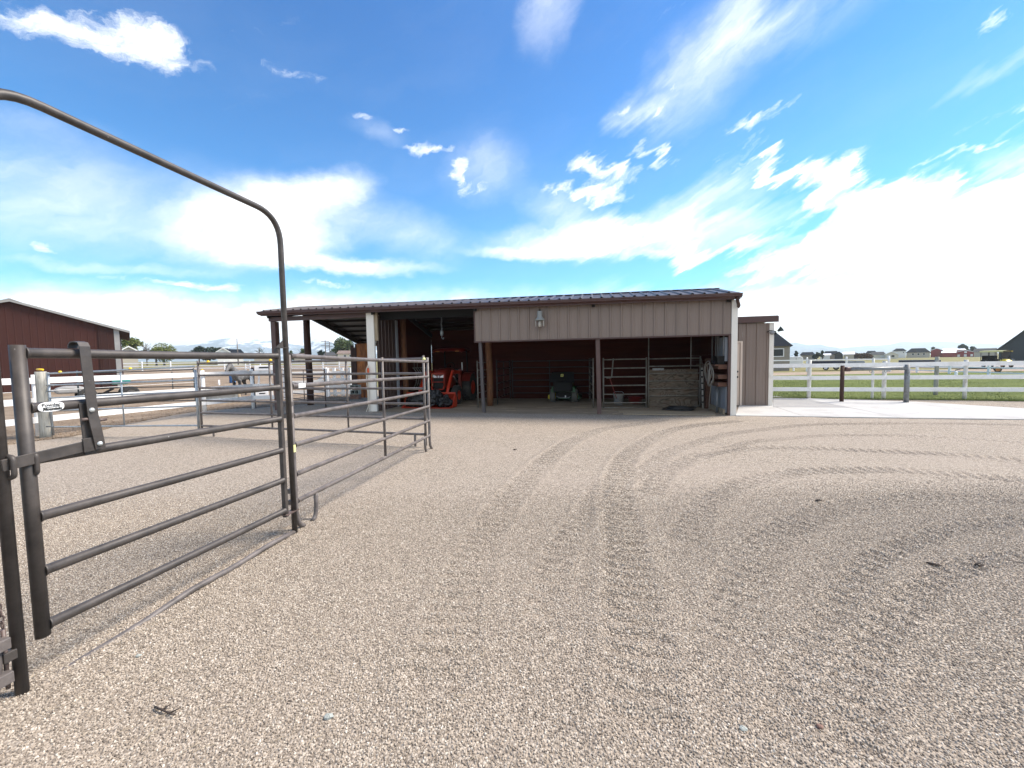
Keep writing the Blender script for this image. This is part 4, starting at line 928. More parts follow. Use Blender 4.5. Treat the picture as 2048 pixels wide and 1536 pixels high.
# ================================================================== inside the shed
def bthing(name, label, cat, x, y, z=0, rz=0.0, group=None): return thing(name, label, cat, bw(x, y, z), BROT + rz, group)
def wheel(parent, c, r, w, rim_r, ax=(1, 0, 0), tyre='tyre', rim='tractor_orange', lugs=0, name='wheel'):
    ax = Vector(ax).normalized(); c = Vector(c); mb = MB()
    prof = [(rim_r, -w * .42), (r * .86, -w / 2), (r * .96, -w * .42), (r, -w * .25), (r, w * .25), (r * .96, w * .42), (r * .86, w / 2), (rim_r, w * .42)]
    mb.lathe(prof, c, ax, 28)
    if lugs:
        u = ax.orthogonal().normalized(); v = ax.cross(u)
        for k in range(lugs):
            for sgn in (-1, 1):
                t = 2 * PI * (k + (.5 if sgn > 0 else 0)) / lugs; d0 = u * math.cos(t) + v * math.sin(t); t2 = t + .16; d1 = u * math.cos(t2) + v * math.sin(t2)
                mb.beam(c + d0 * r * 1.0 + ax * sgn * w * .47, c + d1 * r * 1.01 + ax * sgn * w * .03, w * .09, r * .07, up=d0)
    o = mb.build(name, tyre, parent)
    mb = MB(); mb.lathe([(0, -w * .1), (rim_r * .35, -w * .12), (rim_r * .5, -w * .05), (rim_r * .9, -w * .2), (rim_r, -w * .42), (rim_r * 1.02, w * .42), (rim_r * .9, w * .2), (rim_r * .5, w * .05), (rim_r * .3, w * .14), (0, w * .14)], c, ax, 20); mb.build('rim', rim, o)
    return o
# --- compact tractor with front loader, nose towards the yard (-y)
tx = 1.42
T = bthing('compact_tractor', 'orange-red compact tractor with front loader and canopy parked in the left bay', 'tractor', tx, 1.3)
mb = MB(); rows = []   # hood: cross-sections front to back
for y, w, zt, zbm, drop in ((.80, .235, 1.23, .74, .03), (.84, .262, 1.28, .66, .05), (.98, .278, 1.335, .62, .07), (1.3, .285, 1.385, .62, .09), (1.75, .285, 1.40, .62, .09), (1.9, .282, 1.40, .62, .09)):
    rows.append([Vector((-w, y, zbm)), Vector((-w, y, zt - drop - .12)), Vector((-w * .92, y, zt - drop * .6 - .02)), Vector((-w * .6, y, zt - .01)), Vector((0, y, zt + .012)), Vector((w * .6, y, zt - .01)), Vector((w * .92, y, zt - drop * .6 - .02)), Vector((w, y, zt - drop - .12)), Vector((w, y, zbm))])
mb.grid(rows, True); mb.quad(*rows[0]); mb.quad(*rows[-1]); hood = mb.build('hood', 'tractor_red_shaded', T)
mb = MB(); mb.box2((-.2, .775, .90), (.2, .805, 1.03)); mb.box2((-.2, .775, .66), (.2, .805, .875)); mb.build('grille', 'black', hood)
for s_ in (-1, 1):
    mb = MB(); mb.prism([(s_ * .055, .775, 1.05), (s_ * .085, .772, 1.10), (s_ * .215, .79, 1.16), (s_ * .225, .79, 1.09), (s_ * .19, .78, 1.045)], (0, .03, 0)); mb.build('headlight', 'lamp_glass', hood)
mb = MB(); mb.lathe([(0, -.02), (.035, -.015), (.04, 0)], (0, .785, 1.08), (0, 1, 0), 14); mb.build('emblem', 'lamp_glass', hood)
mb = MB(); mb.tube(fillet([(-.235, .70, .74), (-.235, .66, .60), (.235, .66, .60), (.235, .70, .74)], .05), .02, 8); mb.tube([(-.24, .72, .88), (.24, .72, .88)], .012, 8); mb.tube(fillet([(-.25, .72, .60), (-.25, .70, 1.2), (.25, .70, 1.2), (.25, .72, .60)], .04), .016, 8); mb.build('grille_guard', 'tractor_orange', T)
mb = MB(); mb.box2((-.16, .75, .36), (.16, 1.9, .64)); mb.box2((-.13, 1.9, .4), (.13, 3.0, .75)); mb.box2((-.5, .98, .36), (.5, 1.1, .46)); mb.build('chassis', 'black', T)
for s_ in (-1, 1):
    wheel(T, (s_ * .62, 1.05, .36), .36, .24, .19, lugs=14)
    wheel(T, (s_ * .66, 2.55, .56), .56, .34, .30, lugs=16)
    mb = MB(); rows = []
    for k in range(9):
        a = PI * (.05 + .8 * k / 8); rows.append([Vector((s_ * .46, 2.55 + math.cos(a) * .64, .56 + math.sin(a) * .64)), Vector((s_ * .84, 2.55 + math.cos(a) * .64, .56 + math.sin(a) * .64))])
    mb.grid(rows); mb.build('fender', 'tractor_red_shaded', T)
    # loader arm: post, boom, knee, lift rod
    x = s_ * .52; mb = MB()
    for a, b, w_2 in (((x, 1.75, 1.22), (x, .92, 1.26), .13), ((x, .92, 1.27), (x, .25, .42), .13), ((x, .28, .46), (x, .12, .22), .11)): mb.beam(a, b, .07, w_2)
    arm = mb.build('loader_arm', 'tractor_orange', T, bevel=.008)
    mb = MB(); mb.beam((x, 1.72, .5), (x, 1.78, 1.34), .09, .16, up=(0, 1, 0)); mb.build('loader_post', 'tractor_red_shaded', T)
    mb = MB(); mb.tube([(x + s_ * .05, .60, .98), (x + s_ * .05, .16, .40)], .032, 10); mb.build('lift_cylinder', 'tractor_orange', arm)
    mb = MB(); mb.tube([(x, 1.66, .72), (x, .95, 1.12)], .028, 10); mb.build('hydraulic_rod', 'chrome', arm)
# bucket, open side forward
mb = MB(); hw = .93; prof = [(-.42, .03), (.10, .025), (.18, .10), (.20, .30), (.10, .47), (.02, .52)]
mb.grid([[Vector((x, y, z)) for y, z in prof] for x in (-hw, hw)], False); mb.grid([[Vector((x, y - .012 * (1 if i else 0), z + .012)) for i, (y, z) in enumerate(prof)] for x in (-hw, hw)], False)
bk = mb.build('bucket', 'tractor_orange', T)
for s_ in (-1, 1):
    mb = MB(); mb.prism([(s_ * hw, y, z) for y, z in prof] + [(s_ * hw, -.06, .40), (s_ * hw, -.22, .12)], (s_ * .02, 0, 0)); mb.build('bucket_side', 'tractor_orange', bk)
mb = MB(); mb.box2((-hw, .0, .49), (hw, .10, .545)); mb.box2((-hw, -.47, .018), (hw, -.40, .034)); mb.build('bucket_lip', 'tractor_orange', bk, bevel=.004)
mb = MB(); rows = []
for y, z, w in ((1.75, 2.10, .60), (1.80, 2.15, .66), (2.2, 2.20, .68), (2.8, 2.17, .66), (2.85, 2.12, .60)): rows.append([Vector((-w, y, z - .05)), Vector((-w * .9, y, z)), Vector((0, y, z + .03)), Vector((w * .9, y, z)), Vector((w, y, z - .05))])
mb.grid(rows); mb.grid([[p - Vector((0, 0, .05)) for p in r_] for r_ in rows]); mb.build('canopy', 'tractor_red_shaded', T)
for s_ in (-1, 1):
    mb = MB(); mb.box2((s_ * .42 - .08, 1.735, 2.055), (s_ * .42 + .08, 1.76, 2.085)); mb.build('canopy_light', 'cart_orange', T)
mb = MB(); mb.tube(fillet([(-.5, 2.75, .8), (-.5, 2.7, 2.12), (.5, 2.7, 2.12), (.5, 2.75, .8)], .1), .03, 8); mb.build('roll_bar', 'black', T)
mb = MB(); mb.box2((-.24, 2.3, .85), (.24, 2.72, .95)); mb.box2((-.23, 2.66, .95), (.23, 2.76, 1.35)); mb.build('seat', 'black', T, bevel=.03)
mb = MB(); mb.tube([Vector((math.cos(t) * .17, 2.05 + math.sin(t) * .06, 1.48 + math.sin(t) * .15)) for t in np.linspace(0, 2 * PI, 19)[:-1]], .014, 6, closed=True); mb.tube([(0, 2.05, 1.48), (0, 1.9, 1.3)], .02, 6); mb.build('steering_wheel', 'black', T)
mb = MB(); mb.tube([(.62, 1.75, 1.3), (.62, 1.74, 1.62)], .022, 8); mb.build('reflector_tube', 'lamp_glass', T)
# crumpled black bags lying in the bucket
def bag(label, x, y, z, rx, ry, rz_, seed, group='black plastic bags in the loader bucket', tail=None):
    random.seed(seed); t = bthing('plastic_bag', label, 'bag', x, y, z, 0, group); mb = MB(); rows = []
    n, m = 64, 36
    for i in range(m + 1):
        ph = PI * i / m; row = []
        for j in range(n):
            th = 2 * PI * j / n; d = Vector((math.sin(ph) * math.cos(th), math.sin(ph) * math.sin(th), math.cos(ph)))
            k = 1 + .28 * noise.noise(d * 2.1 + Vector((seed, 0, 0))) + .22 * (abs(noise.noise(d * 4.2 + Vector((0, seed, 0)))) * 2 - .4) + .05 * (abs(noise.noise(d * 11 + Vector((seed, seed, 0)))) * 2 - .4)
            q = Vector((d.x * rx, d.y * ry, d.z * rz_)) * k
            if q.z < -rz_ * .7: q.z = -rz_ * .7
            row.append(q + Vector((0, 0, rz_ * .7)))
        rows.append(row)
    mb.grid(rows, True, False, True)
    if tail: mb.grid([[Vector(tail) * (i / 5) + Vector((0, -ry * .8 - .02 * i, .03 - .01 * i)) + Vector((math.cos(a) * (.13 - .012 * i), math.sin(a) * .02, math.sin(a) * (.06 - .005 * i))) for a in np.linspace(0, 2 * PI, 11)[:-1]] for i in range(6)], True, False, True)
    return mb.build('film', 'bag', t)
bag('crumpled black plastic bag drooping over the bucket lip below the grille', tx + .22, 1.08, .14, .34, .24, .30, 3, tail=(-.25, -.04, -.10))
bag('lower black plastic bag at the right end of the bucket', tx + .60, 1.12, .05, .28, .22, .22, 8)
bag('shiny black plastic bag at the left end of the bucket', tx - .45, 1.12, .05, .40, .24, .27, 15)
# chain hoist hanging from a rafter
hz_ = zb(2.2) - .1; hc = bl(883, 650, 'y', 1.3)
H_ = bthing('chain_hoist', 'small pale chain hoist hanging from a rafter above the tractor', 'hoist', hc.x, 1.3, 2.55)
mb = MB()
for k in range(16): 
    mb.tube([Vector((math.cos(t) * (.012 if k % 2 else .003) + .012 * math.sin(k), math.cos(t) * (.003 if k % 2 else .012), .20 + k * .05 + math.sin(t) * .032)) for t in np.linspace(0, 2 * PI, 9)[:-1]], .007, 5, closed=True)
mb.build('chain', 'galv', H_)
mb = MB(); mb.lathe([(0, .24), (.05, .22), (.06, .12), (.045, .04), (0, .02)], (0, 0, 0), (0, 0, 1), 12); mb.tube(fillet([(0, 0, .02), (.0, 0, -.06), (.06, 0, -.1), (.07, 0, -.03)], .03), .012, 6); mb.build('hook_block', 'galv', H_)
# slatted feeder rack on the left wall
FR = bthing('hay_rack', 'grey metal hay rack of curved bars on the left bay side wall', 'rack', .30, 2.1, .55)
mb = MB(); mb.tube([(.05, 0, .88), (.05, 1.6, .88)], .018, 8); mb.build('top_bar', 'pipe_stall', FR)
mb = MB(); mb.tube([(-.02, .0, .0), (-.02, 1.6, .0)], .014, 8); mb.build('bottom_bar', 'pipe_stall', FR)
for k in range(8):
    y = .1 + k * .2; mb = MB(); pts = fillet([(.05, y, .86), (.16, y, .72), (.16, y, .38), (-.01, y + .04, .02)], .12, 5); mb.tube(pts, .017, 7); mb.build('bar', 'pipe_stall', FR)
mb = MB(); mb.tube(fillet([(.05, .15, .88), (.05, .15, 1.15), (.05, .42, 1.15), (.05, .42, .88)], .1, 5), .009, 6); mb.build('hanger', 'pipe_stall', FR)
# pipe panels of the middle and right stall
def bpan(label, p, q, n=6, ztop=1.62, zlow=.27, mat='pipe_stall', **kw):
    zs = list(np.linspace(zlow, ztop, n)); return panel('stall_fence', label, bw(*p), bw(*q), zs, .019, mat, stile_h=ztop + .06, n=8, cat='stall fence', **kw)
bpan('pipe stall panel along the left side of the middle bay', (3.72, 2.1), (3.72, 4.35), mat='pipe_black', mids=(1.1,))  # black pipe material paints in the dimness deep inside the bay
bpan('pipe stall panel along the boarded back wall of the middle bay', (3.8, 4.45), (7.1, 4.45), mat='pipe_black', mids=(1.6,))  # interior shade is put into the pipe colour here too
bpan('open stall gate swung inward between the middle and right bays', (7.22, 1.28), (7.05, 3.9), zlow=.2)
gp_ = bpan('narrow stall gate folded flat beside the stained round post', (3.28, 1.12), (3.34, 2.55), ztop=1.6)
tR, wR = bpan('pipe stall gate closing the left half of the right bay', (7.55, 1.34), (8.93, 1.56), zlow=.19)
mb = MB(); mb.tube([(bw(7.5, 1.33, .03)), bw(8.95, 1.55, .03)], .016, 8); mb.build('sill_pipe', 'pipe_stall', tR, True)
mb = MB(); a, b = wR.at(.32, 1.66, -.03), wR.at(.26, 1.02, -.03); mb.tube(fillet([a, b, wR.at(.1, 1.02, -.03)], .05), .02, 8); mb.build('gate_latch', 'pipe_stall', tR, True)
tP, wP = bpan('pipe stall panel with plywood lashed on in the right bay', (9.0, 1.58), (10.62, 1.78), zlow=.4, ztop=1.62)
mb = MB(); mb.tube([wP.at(.0, 0.0), wP.at(0, 2.9)], .017, 8); mb.build('tall_stile', 'pipe_stall', tP, True)
mb = MB(); mb.box(wP.at(.3, 1.28, -.03), (.36, .02, .07), Matrix.Rotation(math.atan2(wP.u.y, wP.u.x), 3, 'Z')); mb.build('latch_plate', 'galv_dark', tP, True)
mb = MB(); mb.tube(fillet([wP.at(1.66, 1.6), wP.at(1.74, 1.2), wP.at(1.74, .3), wP.at(1.6, .06), wP.at(1.45, .05)], .15, 6), .02, 8); mb.build('bent_pipe', 'pipe_stall', tP, True)
PW = thing('plywood_sheet', 'weathered plywood sheet with bold grain standing behind the right bay pipe rails', 'plywood', wP.at(.8, 0, .05))
mb = MB(); mb.box(wP.at(.80, .64, .045), (1.56, .02, 1.26), Matrix.Rotation(math.atan2(wP.u.y, wP.u.x), 3, 'Z')); mb.build('board', m_plywood(), PW, True)
# striped white pipe, hose, conduits on the right wall
def bpipe(name, label, cat, pts, r, mat, group=None):
    t = thing(name, label, cat, bw(*pts[0]), 0, group); mb = MB(); mb.tube([bw(*p) for p in pts], r, 8); mb.build('tube', mat, t, True); return t
sp = bpipe('striped_stake', 'pale stake with dark bands beside the right bay plywood', 'stake', [(10.63, 1.45, .02), (10.60, 1.48, 1.32)], .028, 'lamp_lens')
for k in range(6):
    mb = MB(); z = .2 + k * .2; mb.lathe([(.0285, 0), (.0295, .0), (.0295, .045), (.0285, .045)], bw(10.63 - .03 * z / 1.32, 1.45 + .03 * z / 1.3, z), (0, 0, 1), 10); mb.build('band', 'black', sp, True)
for i, (y, z0, z1) in enumerate(((1.35, 1.45, 2.7), (.98, 1.45, 2.75), (.78, 1.45, 2.85), (.70, 1.42, 2.6), (.22, 1.45, 2.62))):
    bpipe('conduit', ['thin grey conduit nearest the stall on the right wall', 'second grey conduit left of the coiled hose', 'tall grey conduit just left of the coiled hose hook', 'bent grey conduit right beside the tall conduit', 'outer grey conduit beside the brown door jamb'][i], 'conduit', [(10.86, y, z0), (10.86, y, z1)] + ([(10.86, y - .3, z1 + .12)] if i == 3 else []), .022, 'galv_dark', 'conduits on the right bay wall')
HC = bthing('hose_coil', 'grey coiled hose hanging on the wall rack near the jamb', 'hose', 10.68, .72, 1.15)
for k in range(5):
    random.seed(40 + k); rr = random.uniform(.27, .31); mb = MB(); oy, oz, tl = random.uniform(-.06, .06), random.uniform(-.05, .03), random.uniform(-.25, .25)
    mb.tube([Vector((-.02 - .02 * k + .03 * math.sin(t * 2 + k), oy + math.cos(t + tl) * rr * .95, oz + math.sin(t) * rr * (1.0 + .06 * k))) for t in np.linspace(0, 2 * PI, 31)[:-1]], .0125, 7, closed=True); mb.build('loop', 'hose_grey', HC)
mb = MB(); mb.tube(fillet([(-.03, -.1, -.2), (-.05, -.12, -.5), (-.02, .1, -.7), (-.02, .15, -1.12)], .15, 5), .012, 7); mb.build('hose_end', 'hose_grey', HC)
bpipe('hydrant_pipe', 'upright pale pipe standing in front of the grey wall sheet', 'pipe', [(10.80, .55, -.03), (10.80, .57, .80)], .033, 'galv_dark')
t = bthing('spray_jug', 'small blue jug on the wall rack above the coiled hose', 'jug', 10.82, .75, 1.43); mb = MB(); mb.lathe([(0, 0), (.07, 0), (.075, .12), (.03, .17), (.03, .2), (0, .2)]); mb.build('jug', 'blue', t); mb = MB(); mb.lathe([(.034, .19), (.034, .225), (0, .225)]); mb.build('lid', 'black', t)
t = bthing('tool_bin', 'dark bin on the wall rack beside the blue jug', 'bin', 10.80, .38, 1.435); mb = MB(); mb.prism([(-.1, -.2, 0), (.09, -.2, 0), (.1, -.2, .22), (-.12, -.2, .22)], (0, .36, 0)); mb.build('bin', 'black', t); mb = MB(); mb.box2((-.14, -.215, .2), (.115, .175, .235)); mb.build('rim', 'black', t)
CO = bthing('rubber_hose', 'black rubber hose coiled flat on the floor before the plywood', 'hose', 9.85, .98, .03)
for k in range(9):
    random.seed(60 + k); rr = random.uniform(.25, .44); mb = MB(); ox, oy, zz = random.uniform(-.06, .06), random.uniform(-.05, .05), random.uniform(0, .07)
    mb.tube([Vector((ox + math.cos(t) * rr * 1.08, oy + math.sin(t) * rr * .85, zz + .012 * math.sin(3 * t + k))) for t in np.linspace(0, 2 * PI, 31)[:-1]], .0165, 7, closed=True); mb.build('loop', 'hose_black', CO)
# stored things behind the right-bay gate
t = bthing('feed_tub', 'dark red feed tub behind the right bay gate', 'tub', 8.72, 2.9); mb = MB(); mb.lathe([(0, .01), (.22, .0), (.28, .24), (.30, .25), (.27, .25), (.21, .03), (0, .03)], n=24); mb.build('tub', 'tub_red', t)
t = bthing('bucket', 'pale bucket behind the right bay gate', 'bucket', 8.1, 2.7, 0); mb = MB(); mb.lathe([(0, .01), (.15, .0), (.18, .34), (.19, .35), (.17, .35), (.14, .03), (0, .03)], n=24); mb.build('pail', 'bucket_white', t); mb = MB(); mb.tube(fillet([(-.18, 0, .33), (-.16, -.05, .46), (.16, -.05, .46), (.18, 0, .33)], .1), .006, 6); mb.build('handle', 'galv', t)
t = bthing('pitch_fork', 'red handled fork leaning inside the right bay gate', 'fork', 7.75, 2.0, 0); mb = MB(); mb.tube([(0, 0, 1.05), (.25, .05, .28)], .015, 8); mb.build('handle', 'tub_red', t); mb = MB()
for k in range(4): mb.tube([(.25 + (k - 1.5) * .01, .05, .28), (.27 + (k - 1.5) * .05, .04, .2), (.38 + (k - 1.5) * .05, .02, .02)], .007, 6)
mb.build('tines', 'galv_dark', t)
# riding mower seen from behind
m0 = bl(1128, 804, 'y', 3.3)
MO = bthing('riding_mower', 'dark green riding mower seen from behind in the middle bay', 'mower', m0.x, 3.3, 0, R(-2))
for s_ in (-1, 1):
    wheel(MO, (s_ * .42, .0, .26), .26, .22, .13, tyre='tyre_dusty', rim='rim_yellow', name='rear_wheel')
    wheel(MO, (s_ * .40, 1.25, .19), .19, .16, .1, rim='rim_yellow', name='front_wheel')
mb = MB(); mb.box2((-.27, -.1, .18), (.27, 1.0, .42)); mb.build('chassis', 'black', MO)
mb = MB(); rows = [[Vector((-.46, y, .42)), Vector((-.44, y, zt - .04)), Vector((-.36, y, zt)), Vector((.36, y, zt)), Vector((.44, y, zt - .04)), Vector((.46, y, .42))] for y, zt in ((-.28, .62), (-.1, .66), (.3, .66), (.45, .6))]; mb.grid(rows); mb.quad(*rows[0]); mb.quad(*rows[-1]); mb.build('rear_fender', 'green', MO)
mb = MB(); rows = [[Vector((-.25, y, .42)), Vector((-.24, y, zt - .03)), Vector((0, y, zt)), Vector((.24, y, zt - .03)), Vector((.25, y, .42))] for y, zt in ((.62, .85), (.9, .86), (1.3, .8), (1.5, .68))]; mb.grid(rows); mb.quad(*rows[0]); mb.quad(*rows[-1]); mb.build('hood', 'green', MO)
mb = MB(); mb.box2((-.22, .0, .66), (.22, .4, .76)); mb.box2((-.22, -.05, .74), (.22, .05, 1.0)); mb.build('seat', 'black', MO, bevel=.03)
mb = MB(); rows = [[Vector((sx * w, y, z)) for sx in (-1, -.5, 0, .5, 1)] for y, z, w in ((-.66, .84, .47), (-.62, .92, .455), (-.40, 1.16, .42), (-.3, 1.19, .41), (-.05, 1.17, .41))]
for r_ in rows[:1]: r_[2].z += .06
mb.grid(rows, False); mb.grid([[p - Vector((0, -.02, .03)) for p in r_] for r_ in rows], False); hl = mb.build('hopper_lid', 'black', MO)
mb = MB(); mb.box2((-.36, -.45, .44), (.36, -.12, .84)); mb.build('grass_bag', 'black', MO, bevel=.05)
pc_ = Vector((0, -.515, 1.055)); nn = Vector((0, -.74, .67)).normalized(); ex_ = Vector((1, 0, 0)); ey_ = nn.cross(ex_)
mb = MB(); mb.prism([pc_ + ex_ * a * .055 + ey_ * b * .06 for a, b in ((-.7, -1), (.7, -1), (1, -.6), (1, .6), (.7, 1), (-.7, 1), (-1, .6), (-1, -.6))], nn * .02); em = mb.build('emblem', 'emblem', hl)
mb = MB(); mb.prism([pc_ + nn * .0215 + ex_ * a * .05 + ey_ * b * .05 for a, b in ((-.7, -.3), (-.3, .1), (.3, .15), (.6, .6), (.75, .3), (.55, .1), (.6, -.6), (.4, -.2), (-.3, -.25), (-.5, -.7))], nn * .002); mb.build('emblem_figure', 'green', em)
mb = MB(); mb.box2((-.05, -.345, .56), (.06, -.33, .61)); mb.build('decal', 'sign_white', MO)
mb = MB(); mb.box2((.06, -.2, .18), (.1, -.18, .28)); mb.build('hitch_tag', 'sign_white', MO)
mb = MB(); mb.tube(fillet([(-.3, -.2, .26), (-.15, -.22, .2), (.2, -.22, .2), (.3, -.2, .26)], .08), .012, 6); mb.build('hitch', 'galv_dark', MO)
mb = MB(); mb.lathe([(.0, -.05), (.08, -.05), (.10, 0), (.08, .05), (0, .05)], (-.60, .25, .18), (1, 0, 0), 14); mb.build('deck_wheel', 'rim_yellow', MO)
mb = MB(); mb.prism([(-.66, .2, .1), (.6, .2, .1), (.62, .9, .1), (-.6, .9, .1)], (0, 0, .14)); mb.build('mower_deck', 'green', MO)
# lead rope on the cream corner board
LR = thing('lead_rope', 'pale lead rope with red clip hanging on the cream corner board', 'rope', bw(-.12, -.06, .1))
c = lambda px, py, y=-.07: bw(*bl(px, py, 'y', y))
mb = MB(); mb.tube(fillet([c(736, 731), c(732.5, 738), c(733, 760), c(735.5, 785), c(736.5, 805), c(737, 812), c(733, 822), c(734, 829), c(738, 826), c(738.5, 816), c(738, 800), c(737, 775), c(735.5, 745), c(736.5, 732)], .05, 4), .016, 7); mb.build('rope', 'rope', LR, True)
mb = MB(); mb.tube([c(736, 736, -.09), c(737, 749, -.09)], .03, 8); mb.build('clip', 'red_clip', LR, True)

# ================================================================== under the lean-to and beyond
rs = [bw(*bl(px, 745, 'y', 5.0)) for px in (701, 714, 740)]
def ztop_at(px, py, p): return D(px, py, p.y).z
SHT = thing('rusty_sheet', 'tall rusty orange steel sheet standing at the back of the lean-to', 'metal sheet', Vector((rs[1].x, rs[1].y, 0)))
zr0 = ztop_at(725, 687, rs[2]); w_ = Wall((rs[1].x, rs[1].y, 0), (rs[2].x, rs[2].y, 0)); mb = MB()
mb.grid([[w_.at(w_.L * i / 8, z, .02 * math.sin(i * 1.9)) for i in range(9)] for z in np.linspace(0, zr0, 8)]); mb.grid([[w_.at(w_.L * i / 8, z, .03 + .02 * math.sin(i * 1.9)) for i in range(9)] for z in np.linspace(0, zr0, 8)]); mb.build('sheet', 'rust_sheet', SHT, True)
mb = MB(); mb.beam(w_.at(-.02, 0, .02), w_.at(-.02, zr0, .02), .06, .08, up=w_.n); mb.build('edge_frame', 'dark_post', SHT, True)
DB = thing('dark_boards', 'dark weathered boards leaning beside the rusty sheet', 'boards', Vector((rs[0].x, rs[0].y, 0))); w_ = Wall((rs[0].x, rs[0].y, 0), (rs[1].x, rs[1].y, 0)); mb = MB()
for k in range(2): mb.beam(w_.at(w_.L * (.25 + .45 * k), 0, .05), w_.at(w_.L * (.28 + .45 * k), zr0 * (.97 - .04 * k), .05), w_.L * .42, .03, up=w_.n)
mb.build('boards', 'dark_post', DB, True)
for i, (px, py) in enumerate(((711, 779), (711, 768.5))):
    p = D(px, 790, bw(0, 4.4).y); p = bw(*bl(px, 775, 'y', 4.3)); z = .22 + .22 * (1 - i) * 0 + (.0 if i == 0 else .235) ; t = thing('cinder_block', ['lower pale cinder block on bricks near the rusty sheet', 'upper pale cinder block stacked near the rusty sheet'][i], 'cinder block', Vector((p.x, p.y, z)), BROT, 'stacked cinder blocks')
    mb = MB()
    for x in (-.2, 0, .2): mb.box2((x - .018, -.1, 0), (x + .018, .1, .2))
    for zz in (0, .17): mb.box2((-.18, -.098, zz + .002), (-.02, .098, zz + .032)); mb.box2((.02, -.098, zz + .002), (.18, .098, zz + .032))
    mb.build('shell', 'block', t); mb = MB(); mb.box2((-.18, .06, .03), (.18, .09, .172)); mb.build('hole_shade', 'black', t)  # black backing stands in for the dark inside the holes
p = bw(*bl(710, 785, 'y', 4.3)); t = thing('brick_pile', 'low pile of old bricks under the cinder blocks', 'bricks', Vector((p.x, p.y, 0)), BROT)
for i in range(2):
    for k in range(3): mb = MB(); mb.box((-.16 + .16 * k + .01 * i, 0, .055 + i * .11), (.15, .19, .10)); mb.build('brick', 'brick', t, bevel=.006)

# ================================================================== vegetation
LEAF = {}
def leaf_mesh(crown, n, mat, seed, size=.16, flat=1.0):
    """crown: list of (x, y, z, r) clumps in tree space; many small leaf-sized faces through the clumps' volume"""
    rg = np.random.default_rng(seed); vs, fs = [], []
    wts = np.array([c[3] ** 2.2 for c in crown]); wts /= wts.sum(); pick = rg.choice(len(crown), n, p=wts)
    d = rg.normal(size=(n, 3)); d /= np.linalg.norm(d, axis=1)[:, None]; rad = rg.random(n) ** .45
    C = np.array(crown)[pick]; P = C[:, :3] + d * (rad * C[:, 3])[:, None] * np.array([1, 1, flat]); s = size * rg.uniform(.6, 1.4, n)
    a = rg.normal(size=(n, 3)); a /= np.linalg.norm(a, axis=1)[:, None]; b = np.cross(a, rg.normal(size=(n, 3))); b /= np.linalg.norm(b, axis=1)[:, None]
    V = np.stack([P - a * s[:, None] * .5, P + b * s[:, None] * .33, P + a * s[:, None] * .5, P - b * s[:, None] * .33], 1).reshape(-1, 3)
    me = bpy.data.meshes.new('foliage'); F_ = np.arange(n * 4).reshape(n, 4)
    me.from_pydata(V.tolist(), [], F_.tolist()); me.materials.append(MAT[mat]); return me
def tree(name, label, px, ytop, half, Yd, mat, ybase=None, trunk=.25, n=2600, size=.22, seed=1, bare=False, group=None, blobs=9, round_=False, narrow=1.0):
    p = D(px, 700, Yd); x, y = p.x, p.y; g = hzf(x, y) - .05; r = math.hypot(x, y)
    zt = D(px, ytop, Yd).z; h = zt - g; cr = half / 785 * Yd * 1.15; t = thing(name, label, 'tree', Vector((x, y, g)), 0, group); random.seed(seed)
    mb = MB(); th = h * (.35 if not bare else .9); mb.tube([(random.uniform(-.05, .05) * h * .2, 0, h * k / 6 * (.62 if not bare else .92)) for k in range(7)], [max(.02, trunk * (1 - .13 * k)) for k in range(7)], 8)
    nb = 7 if not bare else 22
    for k in range(nb):
        z0 = h * random.uniform(.22, .6 if not bare else .8); a = random.random() * 2 * PI; L_ = cr * random.uniform(.5, .95); q = Vector((math.cos(a) * L_, math.sin(a) * L_, z0 + L_ * random.uniform(.5, 1.1)))
        q.z = min(q.z, h * .98); mb.tube([(0, 0, z0), tuple(Vector((0, 0, z0)).lerp(q, .5) + Vector((0, 0, .1))), tuple(q)], [trunk * .4, trunk * .22, trunk * .08], 5)
        if bare:
            for j in range(5):
                s0 = Vector((0, 0, z0)).lerp(q, random.uniform(.3, 1)); mb.tube([s0, s0 + Vector((random.uniform(-1, 1), random.uniform(-1, 1), random.uniform(.2, 1))) * cr * .3], [trunk * .1, trunk * .04], 4)
    mb.build('trunk', 'bark', t)
    crown = []
    if round_: crown = [(0, 0, h * .56, min(cr, h * .44))] + [(math.cos(a) * cr * .45, math.sin(a) * cr * .45, h * random.uniform(.42, .66), cr * .5) for a in np.linspace(0, 2 * PI, 8)[:-1]]
    else:
        for k in range(blobs):
            a = random.random() * 2 * PI; zz = random.uniform(.34, .86); w = cr * (1 - abs(zz - .5) * 1.1) * random.uniform(.25, .85) * narrow
            crown.append((math.cos(a) * w, math.sin(a) * w, h * zz, cr * random.uniform(.24, .46)))
        crown.append((0, 0, h * .86, cr * .24))
    o = bpy.data.objects.new('crown', leaf_mesh(crown, n if not bare else 220, mat, seed, size)); COL.objects.link(o); o.parent = t; XF[o.name] = XF[t.name]
    return t
tree('leafy_tree', 'yellow-green airy tree rising behind the small beige gable, beside the dark red barn', 264, 672, 23, 95, 'leaf_yellow', n=3000, size=.42, seed=5, trunk=.22, blobs=13)
tree('bare_tree', 'thin bare tree between the yellow-green tree and the round tree', 292, 683, 11, 95, 'bark', bare=True, seed=6, trunk=.12)
tree('round_tree', 'dense rounded yellow-green tree standing alone left of the mountains', 327, 685, 20, 105, 'leaf_yellow', n=4200, size=.36, seed=7, round_=True)
tree('round_tree', 'darker leaf clump added as the shaded left side of the round tree', 311, 688, 9, 104, 'leaf_green', n=1500, size=.36, seed=8, round_=True)  # darker leaves paint the shaded side of the round crown
